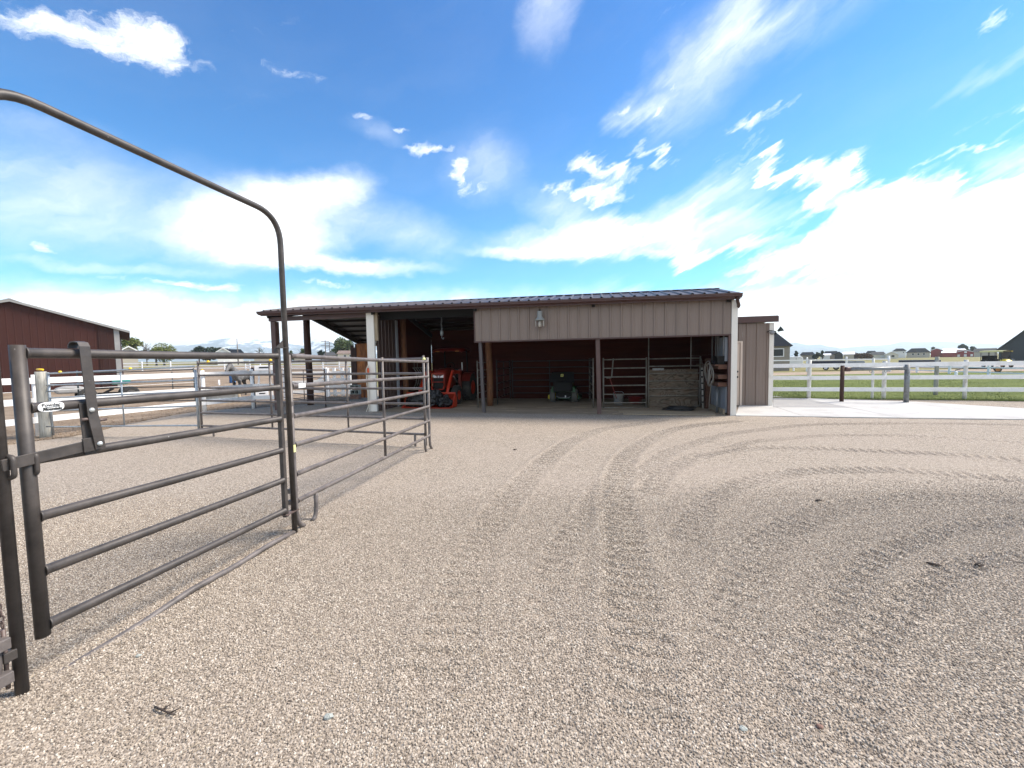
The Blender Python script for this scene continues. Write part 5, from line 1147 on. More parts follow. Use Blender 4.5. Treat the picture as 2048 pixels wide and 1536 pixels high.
for i, (px, yt, hf) in enumerate(((397, 692, 14), (416, 693, 15), (438, 694.5, 13), (452, 695, 10))):
    tree('dark_tree', ['leftmost dark bushy tree before the snowy mountains', 'second dark bushy tree before the snowy mountains', 'dark bushy tree touching the white gabled house', 'dark tree behind the white gabled house ridge'][i], px, yt, hf, 130, 'leaf_dark', n=1700, size=.6, seed=20 + i, group='dark trees left of the gabled house')
tree('bare_tree', 'sparse dark tree right of the white gabled house', 520, 692, 9, 120, 'leaf_dark', bare=True, seed=31, trunk=.14)
tree('leafy_tree', 'small green tree seen just right of the bow pipe', 582, 699, 6, 130, 'leaf_green', n=900, size=.55, seed=32)
tree('leafy_tree', 'green bush tree peeping out behind the round lean-to post', 605, 696, 12, 130, 'leaf_green', n=1600, size=.55, seed=33)
tree('leafy_tree', 'small dark tree left of the grey roofed house near the poles', 642, 698, 7, 130, 'leaf_dark', n=1000, size=.55, seed=34)
tree('leafy_tree', 'largest green tree behind the beige house under the lean-to roof', 687, 677, 26, 125, 'leaf_green', n=4200, size=.55, seed=35, blobs=14)
tree('narrow_tree', 'narrow dark conifer left of the dark roofs beyond the lawn', 1592, 700, 5, 120, 'leaf_dark', n=900, size=.5, seed=41, narrow=.5)
tree('narrow_tree', 'small pointed conifer beside the large dark roof beyond the lawn', 1645.5, 700, 4, 140, 'leaf_dark', n=700, size=.5, seed=42, narrow=.5)
tree('dark_tree', 'dark tree between the two dark roofed houses beyond the lawn', 1634, 704, 7, 140, 'leaf_dark', n=900, size=.55, seed=43)
tree('dark_tree', 'tall dark tree rising behind the red barn', 1926, 687.5, 9, 215, 'leaf_dark', n=1700, size=.9, seed=44)
tree('dark_tree', 'lower dark tree right of the tall tree behind the red barn', 1943, 692, 7, 215, 'leaf_dark', n=1200, size=.9, seed=45)
tree('dark_tree', 'small dark tree behind the left end of the red barn', 1866, 692.5, 4.5, 215, 'leaf_dark', n=800, size=.9, seed=46)
for i, px in enumerate((1712, 1724, 1735)):
    tree('brown_shrub', ['left reddish-brown shrub beside the white roofed shed', 'middle reddish-brown shrub in the far row', 'right reddish-brown shrub before the low cream house'][i], px, 705.5 + i * .7, 8, 150, 'dead_brown', n=900, size=.7, seed=50 + i, round_=True, trunk=.1, group='reddish-brown shrubs beyond the lawn')

# ================================================================== houses, barns, poles in the distance
def house(name, label, px0, px1, yeave, yridge, Yd, wall, roof, style='side', depth=8.0, over=.35, hip=0.0, wins=(), doors=(), cat='house', pxr=None, group=None, trim=None, base=None, slope_trim=.0, turn=0.0):
    pc_ = (px0 + px1) / 2; c = D(pc_, 705, Yd); az = math.atan2(c.x, c.y) - turn; g = (hzf(c.x, c.y) - .05) if base is None else base
    t = thing(name, label, cat, Vector((c.x, c.y, g)), -az, group); w = Wall((c.x, c.y, 0), (c.x + math.cos(az), c.y - math.sin(az), 0))
    lx = lambda px, py: (w(px, py) - Vector((c.x, c.y, 0))).dot(w.u)
    lz = lambda px, py: w(px, py).z - g
    x0, x1 = lx(px0, yeave), lx(px1, yeave); ze, zr_ = lz(pc_, yeave), lz(pc_, yridge)
    xr = lx(pxr, yridge) if pxr else (x0 + x1) / 2
    mb = MB()
    if style == 'gable':
        if pxr:
            k = (zr_ - ze) / max(.1, abs(xr - x0)); ze1 = zr_ - k * (x1 - xr)
        else: ze1 = ze
        poly = [(x0, 0, 0), (x1, 0, 0), (x1, 0, ze1), (xr, 0, zr_), (x0, 0, ze)]; mb.prism(poly, (0, depth, 0)); wo = mb.build('wall', wall, t)
        mb = MB(); th = .18
        for (ax, az_, bx, bz) in ((x0, ze, xr, zr_), (x1, ze1, xr, zr_)):
            d = Vector((ax - bx, 0, az_ - bz)).normalized() * over; mb.prism([(ax + d.x, -over * .6, az_ + d.z + .02), (bx, -over * .6, bz + .02), (bx, -over * .6, bz + th), (ax + d.x, -over * .6, az_ + d.z + th)], (0, depth + over, 0))
        mb.build('roof', roof, t)
        if trim:
            mb = MB()
            for (ax, az_, bx, bz) in ((x0, ze, xr, zr_), (x1, ze1, xr, zr_)):
                d = Vector((ax - bx, 0, az_ - bz)).normalized() * over; mb.prism([(ax + d.x, -over * .6 - .04, az_ + d.z - .08), (bx, -over * .6 - .04, bz - .08), (bx, -over * .6 - .04, bz + th + .02), (ax + d.x, -over * .6 - .04, az_ + d.z + th + .02)], (0, .03, 0))
            mb.build('rake_trim', trim, t)
    else:
        mb.box2((x0, 0, 0), (x1, depth, ze)); wo = mb.build('wall', wall, t)
        mb = MB(); a0, a1 = x0 - over, x1 + over; h_ = hip * (x1 - x0)
        A0, A1, B0, B1 = (a0, -over, ze), (a1, -over, ze), (a1, depth + over, ze), (a0, depth + over, ze); R0, R1 = (a0 + h_ + 1e-3, depth / 2, zr_), (a1 - h_ - 1e-3, depth / 2, zr_)
        mb.quad(A0, A1, R1, R0); mb.quad(B0, B1, R0, R1); mb.quad(A1, B0, R1); mb.quad(B1, A0, R0); mb.quad(A0, A1, B0, B1); mb.build('roof', roof, t)
    for (a, b, c_, d) in wins:
        wx0, wx1, wz0, wz1 = lx(a, c_), lx(b, c_), lz(pc_, d), lz(pc_, c_); mb = MB(); mb.box2((wx0 - .09, -.05, wz0 - .09), (wx1 + .09, .02, wz1 + .09)); f = mb.build('window', 'wall_white', t)
        mb = MB(); mb.box2((wx0, -.06, wz0), (wx1, -.04, wz1)); mb.build('pane', 'glass', f)
    for (a, b, c_, d, m) in doors:
        mb = MB(); mb.box2((lx(a, c_), -.06, max(.02, lz(pc_, d))), (lx(b, c_), .03, lz(pc_, c_))); mb.build('door', m, t)
    return t
# left
house('gable_house', 'small beige gable end peeking over the gate top rail beside the dark red barn', 240, 275, 702, 693.5, 85, 'wall_beige', 'roof_brown', 'gable', over=.4, trim='wall_white')
house('gabled_house', 'white gabled house front with dark roof before the mountains', 434, 458, 703.5, 696.5, 112, 'wall_white', 'roof_dark', 'gable', over=.5, trim='wall_white', group=None)
house('long_house', 'dark slate roofed house wing right of the white gable', 452, 486, 706, 697.5, 118, 'wall_white', 'roof_dark', 'side', hip=.2)
house('low_house', 'low brown roofed house right of the bare tree behind the bow pipe', 508, 548, 711, 706.5, 118, 'wall_beige', 'roof_dark', 'side', hip=.2)
house('low_house', 'low house with reddish roof seen between bow pipe and lean-to post', 588, 612, 711, 706.5, 118, 'wall_beige', 'roof_brown', 'side', hip=.1)
house('grey_house', 'grey roofed house beside the utility poles', 648, 672, 711, 703.5, 112, 'wall_beige', 'roof_grey', 'side', hip=.25)
house('beige_house', 'two-storey beige house with brown roof beside the rusty sheet', 675.5, 712, 707.5, 700, 98, 'wall_cream', 'roof_brown', 'side', hip=.12, wins=((687.5, 692, 710, 713.5), (699, 703, 710, 713.5)))
# right
house('greige_house', 'greige house with steep black roof and wide window beside the tool shed', 1490, 1580, 693, 660, 47, 'wall_greige', 'roof_dark', 'side', hip=.38, depth=9, wins=((1546.5, 1566.5, 699, 712.5),), over=.3)
house('dark_house', 'low house with dark roof right of the narrow conifer', 1601, 1629, 710, 704, 150, 'wall_greige', 'roof_dark', 'side', hip=.2)
house('dark_house', 'big dark roofed house with paler annex beyond the lawn', 1648, 1676, 709, 702, 150, 'wall_greige', 'roof_dark', 'side', hip=.15)
house('pale_annex', 'low pale roofed annex before the big dark roof', 1641, 1660, 710.5, 707, 143, 'wall_white', 'white_roof', 'side')
house('grey_shed', 'grey gabled metal shed left of the white roofed shed', 1669.5, 1686, 709, 704, 140, 'roof_grey', 'roof_grey', 'gable', cat='shed')
house('white_roof_shed', 'cream metal shed with bright white roof beyond the lawn', 1687, 1708, 708.5, 703.5, 138, 'wall_beige', 'white_roof', 'side', cat='shed', over=.3)
house('far_house', 'small dark roofed house behind the brown shrubs', 1733, 1752, 706.5, 701.5, 190, 'wall_white', 'roof_dark', 'side', hip=.2)
house('cream_house', 'cream gabled house with grey roof and white garage door', 1770, 1797, 709, 703.5, 165, 'wall_cream', 'roof_grey', 'gable', trim='wall_white', doors=((1774, 1781, 710.5, 714.3, 'wall_white'), (1783, 1789, 710.5, 714, 'glass')))
house('grey_roof_house', 'grey roofed wing left of the cream gabled house', 1740, 1771, 709.5, 703.5, 170, 'wall_cream', 'roof_grey', 'side', hip=.2, doors=((1761, 1769, 711, 714, 'wall_white'),))
house('tall_house', 'pale two-storey house with dark hipped roof behind the cream gable', 1786, 1812, 702, 696.8, 205, 'wall_white', 'roof_dark', 'side', hip=.3, wins=((1806, 1808, 704, 706),))
house('hip_house', 'wide house with large dark hipped roof left of the red barn', 1813, 1860, 705, 696.3, 190, 'wall_beige', 'roof_dark', 'side', hip=.25, wins=((1824, 1828, 706.5, 710), (1835, 1839, 706.5, 710), (1846, 1850, 706.5, 710)))
t = house('red_barn', 'bright red barn with white trim and crossed doors, wide low gable', 1910.5, 1950, 704.5, 700.3, 190, 'barn_red', 'white_roof', 'gable', trim='wall_white', cat='barn', depth=14, doors=((1915, 1920, 709, 713.6, 'wall_white'), (1928, 1933.5, 708.5, 713.6, 'wall_white'), (1941, 1946, 708.5, 712.8, 'wall_white'), (1928.5, 1934, 702.6, 706, 'wall_white')))
house('red_barn', 'long red barn wing with bright white roof joining the red gables', 1884, 1911, 705.5, 700.5, 193, 'barn_red', 'white_roof', 'side', cat='barn', over=.3)
house('red_barn', 'tall narrow red barn gable at the left end of the red barns', 1862, 1885, 700.5, 697, 198, 'barn_red', 'white_roof', 'gable', trim='wall_white', cat='barn')
house('white_roof_barn', 'white roofed barn hall showing above the red barn wing', 1884, 1931, 700.3, 696.0, 214, 'barn_red', 'white_roof', 'side', hip=.1, cat='barn')
house('brown_roof_house', 'long dark roofed house right of the red barn behind the yellow cart', 1948, 1994, 703.5, 696.5, 175, 'wall_beige', 'roof_grey', 'side', hip=.05)
dkb = house('dark_barn', 'dark green-grey metal barn with black roof cut by the right photo edge', 1998, 2140, 696.5, 648, 60, 'wall_dark', 'roof_black', 'gable', cat='barn', over=.5, depth=14, turn=R(-3), doors=((2009, 2017, 713.5, 722, 'grey_trim'),))
# big dark red barn on the left
P0 = G(60, 792); w = Wall(P0, P0 + Vector((.72, .70, 0))); nn = w.n
rb = thing('dark_red_barn', 'big dark red metal barn with pale rake trim at the left photo edge', 'barn', Vector((P0.x, P0.y, -.05)))
dr = (w(20, 600) - P0).dot(w.u); de = (w(237, 660) - P0).dot(w.u); zr_, ze = w(20, 602).z, w(237, 659).z; dl = 2 * dr - de; ddoor = (w(198, 700) - P0).dot(w.u)
mb = MB(); ribsheet(mb, dl, ddoor, lambda a: -.05, lambda a: lerp(zr_, ze, abs(a - dr) / (de - dr)) - .02, lambda d, o, z: w.at(d, z, -o), pitch=.3, rib=.009, w0=.05, minor=False)
mb.prism([w.at(dl, -.05, .02), w.at(de, -.05, .02), w.at(de, ze - .03, .02), w.at(dr, zr_ - .03, .02), w.at(dl, ze - .03, .02)], nn * 12); mb.build('wall', 'red_barn', rb, True)
mb = MB(); ribsheet(mb, ddoor + .01, de - .26, lambda a: .05, lambda a: lerp(zr_, ze, abs(a - dr) / (de - dr)) - .06, lambda d, o, z: w.at(d, z, -o - .05), pitch=.3, rib=.009, w0=.05, minor=False); mb.build('sliding_door', 'red_barn2', rb, True)
mb = MB(); a, b = w.at(de - .24, -.05, -.06), w.at(de + .02, ze - .05, .01); mb.prism([w.at(de - .24, -.05, -.06), w.at(de + .02, -.05, -.06), w.at(de + .02, ze - .04, -.06), w.at(de - .24, ze + .03, -.06)], nn * .07); mb.build('corner_board', 'grey_trim', rb, True)
mb = MB(); o_ = .55
for s_ in (-1, 1):
    a = dr + s_ * (de - dr + o_); za = lerp(zr_, ze, (de - dr + o_) / (de - dr)); mb.prism([w.at(dr, zr_, -.18), w.at(a, za, -.18), w.at(a, za + .06, -.18), w.at(dr, zr_ + .06, -.18)], nn * 12.5)
rf = mb.build('roof', 'dark_post', rb, True)
mb = MB()
for s_ in (-1, 1):
    a = dr + s_ * (de - dr + o_); za = lerp(zr_, ze, (de - dr + o_) / (de - dr)); mb.prism([w.at(dr, zr_ - .05, -.21), w.at(a, za - .05, -.21), w.at(a, za + .09, -.21), w.at(dr, zr_ + .09, -.21)], nn * .03)
mb.prism([w.at(dr - .45, zr_ - .06, -.22), w.at(dr, zr_ + .08, -.22), w.at(dr + .45, zr_ - .06, -.22), w.at(dr, zr_ + .15, -.22)], nn * 12); mb.build('rake_trim', 'grey_trim', rf, True)
# poles
for i, (px, yt, Yd, arms) in enumerate(((475, 677.5, 110, 0), (651, 680, 105, 2), (659.5, 683.5, 118, 2))):
    p = D(px, 700, Yd); g = hzf(p.x, p.y) - .1; z = D(px, yt, Yd).z; t = thing('utility_pole', ['thin mast above the dark slate roof', 'taller utility pole with crossarms above the grey roofed house', 'shorter utility pole right of the taller one'][i], 'pole', Vector((p.x, p.y, g)))
    mb = MB(); mb.tube([(p.x, p.y, g), (p.x, p.y, z)], [.16, .1], 8); mb.build('shaft', 'pole', t, True)
    for k in range(arms): mb = MB(); mb.beam((p.x - 1.1, p.y, z - .4 - k * 1.1), (p.x + 1.1, p.y, z - .4 - k * 1.1), .12, .14); mb.build('crossarm', 'pole', t, True)

# ================================================================== far fences
def rail_fence(name, label, P, Q, zs, h, post_h, spacing, mat='vinyl', pw=.065, th=.04):
    t = board_fence(name, label, [P, Q], zs, h, th, mat, pw, post_h, spacing, round_=False, zf=lambda x, y: hzf(x, y), off=0); return t
p0, p1 = D(225, 735, 60), D(500, 735, 66)
rail_fence('vinyl_fence', 'far white vinyl rail fence beyond the dirt paddock on the left', Vector((p0.x, p0.y, 0)), Vector((p1.x, p1.y, 0)), (.35, .78, 1.22), .13, 1.42, 3.4)
p2 = D(712, 731, 60)
rail_fence('vinyl_fence', 'far white vinyl rail fence seen between the lean-to posts', Vector((p1.x + .6, p1.y - 2, 0)), Vector((p2.x, p2.y, 0)), (.3, .7, 1.1), .14, 1.25, 3.0)
# gate of white boards with braces, behind the lean-to
A_, B_ = G(657, 793), G(701, 791); w = Wall(A_, B_)
t = thing('vinyl_gate', 'white braced vinyl gate standing between the lean-to posts', 'gate', Vector((A_.x, A_.y, 0)))
for d in (.0, w.L * .3, w.L * .66, w.L): mb = MB(); q = w.at(d, 0); mb.box2((q.x - .06, q.y - .06, -.02), (q.x + .06, q.y + .06, 1.45)); mb.build('post', 'vinyl', t, True)
for z in (.15, .5, .86, 1.22): mb = MB(); mb.beam(w.at(0, z, -.08), w.at(w.L, z, -.08), .04, .13); mb.build('board', 'vinyl', t, True)
mb = MB(); mb.beam(w.at(-.55, .7, -.12), w.at(.1, 1.25, -.12), .04, .16); mb.build('brace', 'vinyl', t, True)
A_, B_ = G(572, 799), G(655, 794)
rail_fence('vinyl_fence', 'white vinyl fence just behind the lean-to posts', Vector((A_.x, A_.y, 0)), Vector((B_.x, B_.y, 0)), (.32, .78, 1.22), .15, 1.4, 2.4)
# right-hand fences
P, Q = G(1546, 797), G(1930, 799.5); w = Wall(P, Q); nf = thing('board_fence', 'white three-rail board fence with round posts along the lawn edge', 'fence', P)
fpx = [1618, 1768, 1930]; fd = [(w(x, 770) - P).dot(w.u) for x in fpx]; sp_ = fd[2] - fd[1]; fd += [fd[2] + sp_, fd[2] + 2 * sp_, fd[2] + 3 * sp_]
ends = [-3.2] + fd
for z in (.365, .80, 1.265):
    for a, b in zip(ends[:-1], ends[1:]): mb = MB(); mb.beam(w.at(a + .004, z + random.uniform(-.006, .006), -.085), w.at(b - .004, z + random.uniform(-.006, .006), -.085), .04, .145); mb.build('board', 'board', nf, True)
for i, d in enumerate(fd): mb = MB(); q = w.at(d, 0); k = 6; mb.tube([(q.x, q.y, -.05 + j * (1.45 if i else 1.52) / 5) for j in range(6)], [(.064 if i < 2 else .056) * random.uniform(.97, 1.03) for j in range(6)], 14); mb.build('post', 'old_white', nf, True)
post('wood_post', 'thin leaning unpainted post behind the lawn fence left of the grey hitching post', 1744, 798, 716.5, .042, 'old_white'); post('wood_post', 'thick grey-green timber post standing in the lawn behind the fence', 1871, 790.5, 713.5, .066, 'grey_wood')
A_, B_ = G(1540, 742.5), G(1777, 741.5)
rail_fence('vinyl_fence', 'thin white vinyl fence across the far edge of the lawn', A_, B_, (.5, 1.2), .12, 1.42, 3.3)
A_, B_ = G(1780, 743), G(2075, 754)
rail_fence('low_fence', 'low white rail fence along the gravel drive at right', A_, B_, (.2, .55), .09, .74, 3.2)
A_ = G(1777, 742); t = post('fence_post', 'white capped end post of the far lawn fence', 1777, 743, 715, .09, 'vinyl')
# stakes
for i, (px, py) in enumerate(((1587, 742), (1912, 752))):
    q = G(px, py); t = thing('marker_stake', ['short white marker at the far lawn edge near the house', 'short white marker before the low rail fence'][i], 'marker', q); mb = MB(); mb.lathe([(.09, 0), (.09, .28), (.06, .34), (0, .35)], n=10); mb.build('cap', 'vinyl', t)

# ================================================================== vehicles and paddock things
def facing(px, py, name, label, cat, turn=0.0, Yd=None, group=None):
    p = G(px, py) if Yd is None else D(px, py, Yd); p = Vector((p.x, p.y, hzf(p.x, p.y))); az = math.atan2(p.x, p.y); return thing(name, label, cat, p, -az + turn, group)
# long yellow-roofed cart
C = facing(1991, 735, 'passenger_cart', 'black golf cart with yellow roof and yellow nose beside the dark barn', 'cart', R(-46))
mb = MB(); rows = [[Vector((x, y, z)) for y, z in ((-.6, 1.86), (-.58, 1.95), (0, 1.99), (.58, 1.95), (.6, 1.86))] for x in (-1.75, -1.7, 0, 1.2, 1.55, 1.6)]; mb.grid(rows); mb.grid([[q - Vector((0, 0, .07)) for q in r_] for r_ in rows]); mb.build('roof', 'cart_cream', C)
for x in (-1.6, -.5, .45, 1.25):
    mb = MB()
    for y in (-.52, .52): mb.tube([(x + (.18 if x > 1 else 0), y, .55), (x, y, 1.9)], .03, 8)
    mb.build('roof_post', 'black', C)
mb = MB(); mb.prism([(-1.75, -.55, .35), (1.2, -.55, .3), (1.25, -.55, .75), (.9, -.55, .8), (.6, -.55, .45), (-.1, -.55, .5), (-.4, -.55, .95), (-1.4, -.55, .95), (-1.75, -.55, .6)], (0, 1.1, 0)); mb.build('body', 'black', C)
for x in (-1.2, -.15): mb = MB(); mb.box2((x - .25, -.5, .85), (x + .25, .5, 1.0)); mb.box2((x - .3, -.5, .95), (x - .2, .5, 1.4)); mb.build('seat', 'black', C, bevel=.04)
mb = MB(); rows = [[Vector((x, y * .56, z)) for y, z in ((-1, zb_), (-.95, zt - .1), (-.5, zt), (.5, zt), (.95, zt - .1), (1, zb_))] for x, zb_, zt in ((1.15, .35, 1.0), (1.5, .3, .95), (1.9, .3, .75), (2.2, .32, .55), (2.25, .35, .45))]; mb.grid(rows); mb.quad(*rows[-1]); mb.quad(*rows[0]); mb.build('nose', 'cart_yellow', C)
mb = MB(); mb.prism([(1.2, -.52, 1.0), (1.22, -.52, 1.0), (1.42, -.52, 1.85), (1.40, -.52, 1.85)], (0, 1.04, 0)); mb.build('windscreen', 'glass', C); C.scale = (.72, .8, .95)
for i, (x, l) in enumerate(((-.85, .12), (-.68, .1), (-.45, .07), (-.3, .09), (-.1, .06))): mb = MB(); mb.box2((x, -.565, .68 - i * .012), (x + l, -.55, .76 - i * .012)); mb.build('decal', 'sign_white', C)
for x in (-1.15, 1.55):
    for y in (-.5, .5): wheel(C, (x, y, .26), .26, .2, .15, ax=(0, 1, 0), rim='cart_orange' if x > 0 else 'chrome')
t = facing(1948, 743.5, 'flat_trailer', 'low flat trailer with dark bed parked before the yellow-roofed cart', 'trailer'); 
mb = MB(); mb.box2((-.4, -.6, .28), (2.7, .6, .38)); mb.prism([(-.4, -.6, .36), (-1.1, -.6, .1), (-1.1, -.6, .16), (-.4, -.6, .42)], (0, 1.2, 0)); mb.build('bed', 'black', t)
for y in (-.65, .65): wheel(t, (1.3, y, .22), .22, .15, .14, ax=(0, 1, 0), rim='cart_orange')
t = facing(2026.5, 728, 'meter_box', 'small grey utility box on the dark barn front', 'box'); mb = MB(); mb.box2((-.12, -.1, 0), (.12, .1, .62)); mb.build('cabinet', 'galv_dark', t, bevel=.02); mb = MB(); mb.box2((-.19, -.14, .62), (-.02, .08, .74)); mb.build('lid', 'lamp_grey', t)
# white camper by the greige house
t = facing(1591.5, 730, 'camper_trailer', 'white rounded camper trailer beside the greige house', 'trailer', Yd=58)
t.location.z = 0
mb = MB(); mb.prism([(x * .85, -1.0, z) for x, z in ((-1, .4), (1, .4), (1, 1.3), (.92, 1.5), (.7, 1.6), (-.7, 1.6), (-.92, 1.52), (-1, 1.35))], (0, 2.0, 0)); mb.build('body', 'wall_white', t, bevel=.08)
mb = MB(); mb.box2((.0, -1.02, .95), (.06, -.99, 1.45)); mb.build('seam', 'grey_trim', t)
for y in (-.9, .9): wheel(t, (.1, y, .3), .3, .2, .17, ax=(0, 1, 0), rim='chrome')
# parked vehicles beyond the lawn fence: small body-and-cabin cars
def car(label, px, py, Yd, m, l=4.4, bed=False, group='vehicles parked beyond the lawn'):
    t = facing(px, py, 'parked_pickup' if bed else 'parked_car', label, 'pickup' if bed else 'car', 0, Yd, group); h = l / 2
    mb = MB(); mb.prism([(-h, -.85, .35), (h, -.85, .35), (h, -.85, .75), (h * .55, -.85, .92), (-h, -.85, .95)], (0, 1.7, 0)); mb.build('body', m, t, bevel=.08)
    mb = MB(); x0, x1 = (-h * .1, h * .5) if bed else (-h * .75, h * .4); mb.prism([(x0, -.75, .93), (x1 + .2, -.75, .9), (x1 - .35, -.75, 1.42), (x0 + .25, -.75, 1.45)], (0, 1.5, 0)); mb.build('cabin', m, t, bevel=.05)
    mb = MB(); mb.prism([(x0 + .2, -.77, 1.0), (x1 - .1, -.77, 1.0), (x1 - .42, -.77, 1.34), (x0 + .35, -.77, 1.36)], (0, 1.54, 0)); mb.build('side_glass', 'glass', t)
    for x in (-h * .6, h * .62):
        for y in (-.8, .8): wheel(t, (x, y, .33), .33, .2, .2, ax=(0, 1, 0), rim='chrome')
    return t
for (px, hw_, zt_, m, lab) in ((1652, 1.75, 1.05, 'navy', 'dark covered low trailer behind the lawn fence below the dark roofs'), (1672.5, .5, .95, 'wall_white', 'small white tarped trailer behind the lawn fence'), (1712, .75, 1.0, 'sheet_grey', 'blue-grey low trailer behind the lawn fence before the brown shrubs')):
    t = facing(px, 727, 'covered_trailer', lab, 'trailer', 0, 45, 'low trailers parked beyond the lawn'); mb = MB(); mb.prism([(-hw_, -.6, .4), (hw_, -.6, .4), (hw_, -.6, zt_ - .12), (hw_ * .9, -.6, zt_), (-hw_ * .9, -.6, zt_), (-hw_, -.6, zt_ - .12)], (0, 1.2, 0)); mb.build('cover', m, t, bevel=.04)
    for y in (-.55, .55): wheel(t, (0, y, .28), .28, .2, .16, ax=(0, 1, 0), rim='chrome')
t = facing(1838, 728, 'stock_trailer', 'long dark navy flatbed trailer beyond the low fence', 'trailer', 0, 62); mb = MB(); mb.box2((-2.3, -.9, .35), (2.3, .9, .72)); mb.build('bed', 'navy', t, bevel=.03)
mb = MB(); mb.box2((-2.3, -.92, .0), (-1.5, -.5, .36)); mb.build('skirt', 'black', t)
for x in (.4, 1.3):
    for y in (-.85, .85): wheel(t, (x, y, .3), .3, .2, .17, ax=(0, 1, 0), rim='chrome')
# hedge line at the end of the field
mb = MB(); random.seed(5)
# teal-nosed old machine on the left
t = facing(190, 803, 'farm_machine', 'old farm machine with grey tank, black frame and teal hood behind the fence', 'machine', R(6)); s = 1.0
t.location.z = 0; k_ = t.location.to_2d().length
def mx(px, py): # pixel -> machine space
    w_ = Wall(t.location, t.location + Vector((math.cos(t.rotation_euler.z), math.sin(t.rotation_euler.z), 0))); q = w_(px, py); return (q - t.location).dot(w_.u), q.z
a, z0 = mx(110, 788); b, z1 = mx(167, 771)
mb = MB(); mb.prism([(a, -.5, z0), (b, -.5, z0), (b, -.5, z1 - .05), (b - .3, -.5, z1), (a + .3, -.5, z1), (a, -.5, z1 - .1)], (0, 1.0, 0)); mb.build('tank', 'grey_trim', t, bevel=.08)
mb = MB(); xa, _ = mx(150, 780); xb, _ = mx(270, 780); mb.beam((xa, -.3, .34), (xb, -.3, .36), .08, .12); mb.beam((xa, .3, .34), (xb, .3, .36), .08, .12); mb.beam((mx(200, 783)[0], -.4, .35), (mx(224, 773)[0], -.4, .62), .06, .10); mb.beam((mx(165, 776)[0], -.4, .62), (mx(225, 770)[0], -.4, .66), .06, .08); mb.build('frame', 'black', t)
a, z0 = mx(222, 769); b, z1 = mx(252, 753)
mb = MB(); mb.prism([(a, -.38, z0), (b, -.38, z0), (b + .12, -.38, z1 - .2), (b - .05, -.38, z1), (a + .12, -.38, z1), (a, -.38, z1 - .12)], (0, .76, 0)); mb.build('hood', 'teal', t, bevel=.03)
mb = MB(); mb.prism([(a - .35, -.3, z0), (a - .02, -.3, z0), (a + .08, -.3, z1), (a - .05, -.3, z1 + .02)], (0, .6, 0)); mb.build('seat_back', 'black', t)
for px, rr in ((258, .34), (172, .34)):
    for y in (-.5, .5): wheel(t, (mx(px, 783)[0], y, rr), rr, .2, .17, ax=(0, 1, 0), rim='grey_trim')
mb = MB(); mb.prism([(mx(156, 765)[0], -.3, mx(156, 765)[1]), (mx(166, 762)[0], -.3, mx(166, 762)[1]), (mx(168, 757)[0], -.3, mx(168, 757)[1]), (mx(157, 757)[0], -.3, mx(157, 757)[1])], (0, .4, 0)); mb.build('seat', 'grey_trim', t)
# galvanised stock tank
t = facing(442, 806, 'stock_tank', 'oval galvanised stock tank behind the white fence', 'trough', R(12)); mb = MB()
ov = lambda a, b, z: [Vector((math.copysign(abs(math.cos(q)) ** .7, math.cos(q)) * a, math.sin(q) * b, z)) for q in np.linspace(0, 2 * PI, 41)[:-1]]
mb.grid([ov(.72, .33, 0), ov(.73, .34, .2), ov(.71, .33, .21), ov(.73, .34, .25), ov(.73, .34, .46), ov(.76, .37, .48), ov(.70, .31, .48), ov(.69, .30, .05)], True, False, True); mb.quad(*ov(.69, .30, .05)); mb.build('tank', 'galv', t)
mb = MB(); mb.quad(*ov(.70, .31, .36)); mb.build('water', 'glass', t)
# white feeder boxes
for i, (px, py, y0, y1, lab) in enumerate(((531, 796, 731, 741, 'white raised feeder box behind the fence corner'), (523, 792, 783, 791, 'white low feeder crate with dark slot behind the fence corner'))):
    t = facing(px, py, 'hay_feeder', lab, 'feeder'); q = t.location; s = q.y / 785; hw = (16 if i == 0 else 12) * s; z0, z1 = (D(px, y1, q.y).z, D(px, y0, q.y).z)
    mb = MB(); mb.box2((-hw, -.3, max(.0, z0)), (hw, .3, z1)); mb.build('box', 'vinyl', t, bevel=.02)
    mb = MB(); mb.box2((-hw * .5, -.31, z0 + (z1 - z0) * .5), (hw * .55, -.29, z0 + (z1 - z0) * .75)); mb.build('slot', 'black', t)
    if i == 0:
        for sx in (-1, 1): mb = MB(); mb.beam((sx * hw * .8, 0, 0), (sx * hw * .5, 0, z0), .08, .08, up=(0, 1, 0)); mb.build('leg', 'vinyl', t)
t = facing(465.5, 772, 'blue_barrel_stand', 'slim blue plastic barrel standing left of the horse', 'barrel'); q = t.location; zz = D(465, 757, q.y).z; mb = MB(); mb.lathe([(0, 0), (.2, 0), (.22, .1), (.21, zz * .5), (.22, zz * .9), (.18, zz), (0, zz)], n=16); mb.build('barrel', 'blue', t); mb = MB(); mb.lathe([(.05, zz), (.05, zz + .03), (0, zz + .03)], (.08, 0, 0), n=8); mb.build('bung', 'black', t)
# short white posts out in the paddock
for i, (px, y0, y1) in enumerate(((438.5, 760, 768), (479, 788, 805))):
    q = G(px, y1 + 8 if i == 0 else y1); t = thing('fence_stub', ['short pale stub post out in the dirt paddock', 'pale wooden stub post in front of the horse'][i], 'post', q); zz = D(px, y0, q.y).z; mb = MB(); mb.tube([(0, 0, -.05), (.01, 0, zz)], [.06, .055], 10); mb.build('timber', 'vinyl' if i == 0 else 'tan_wood', t)

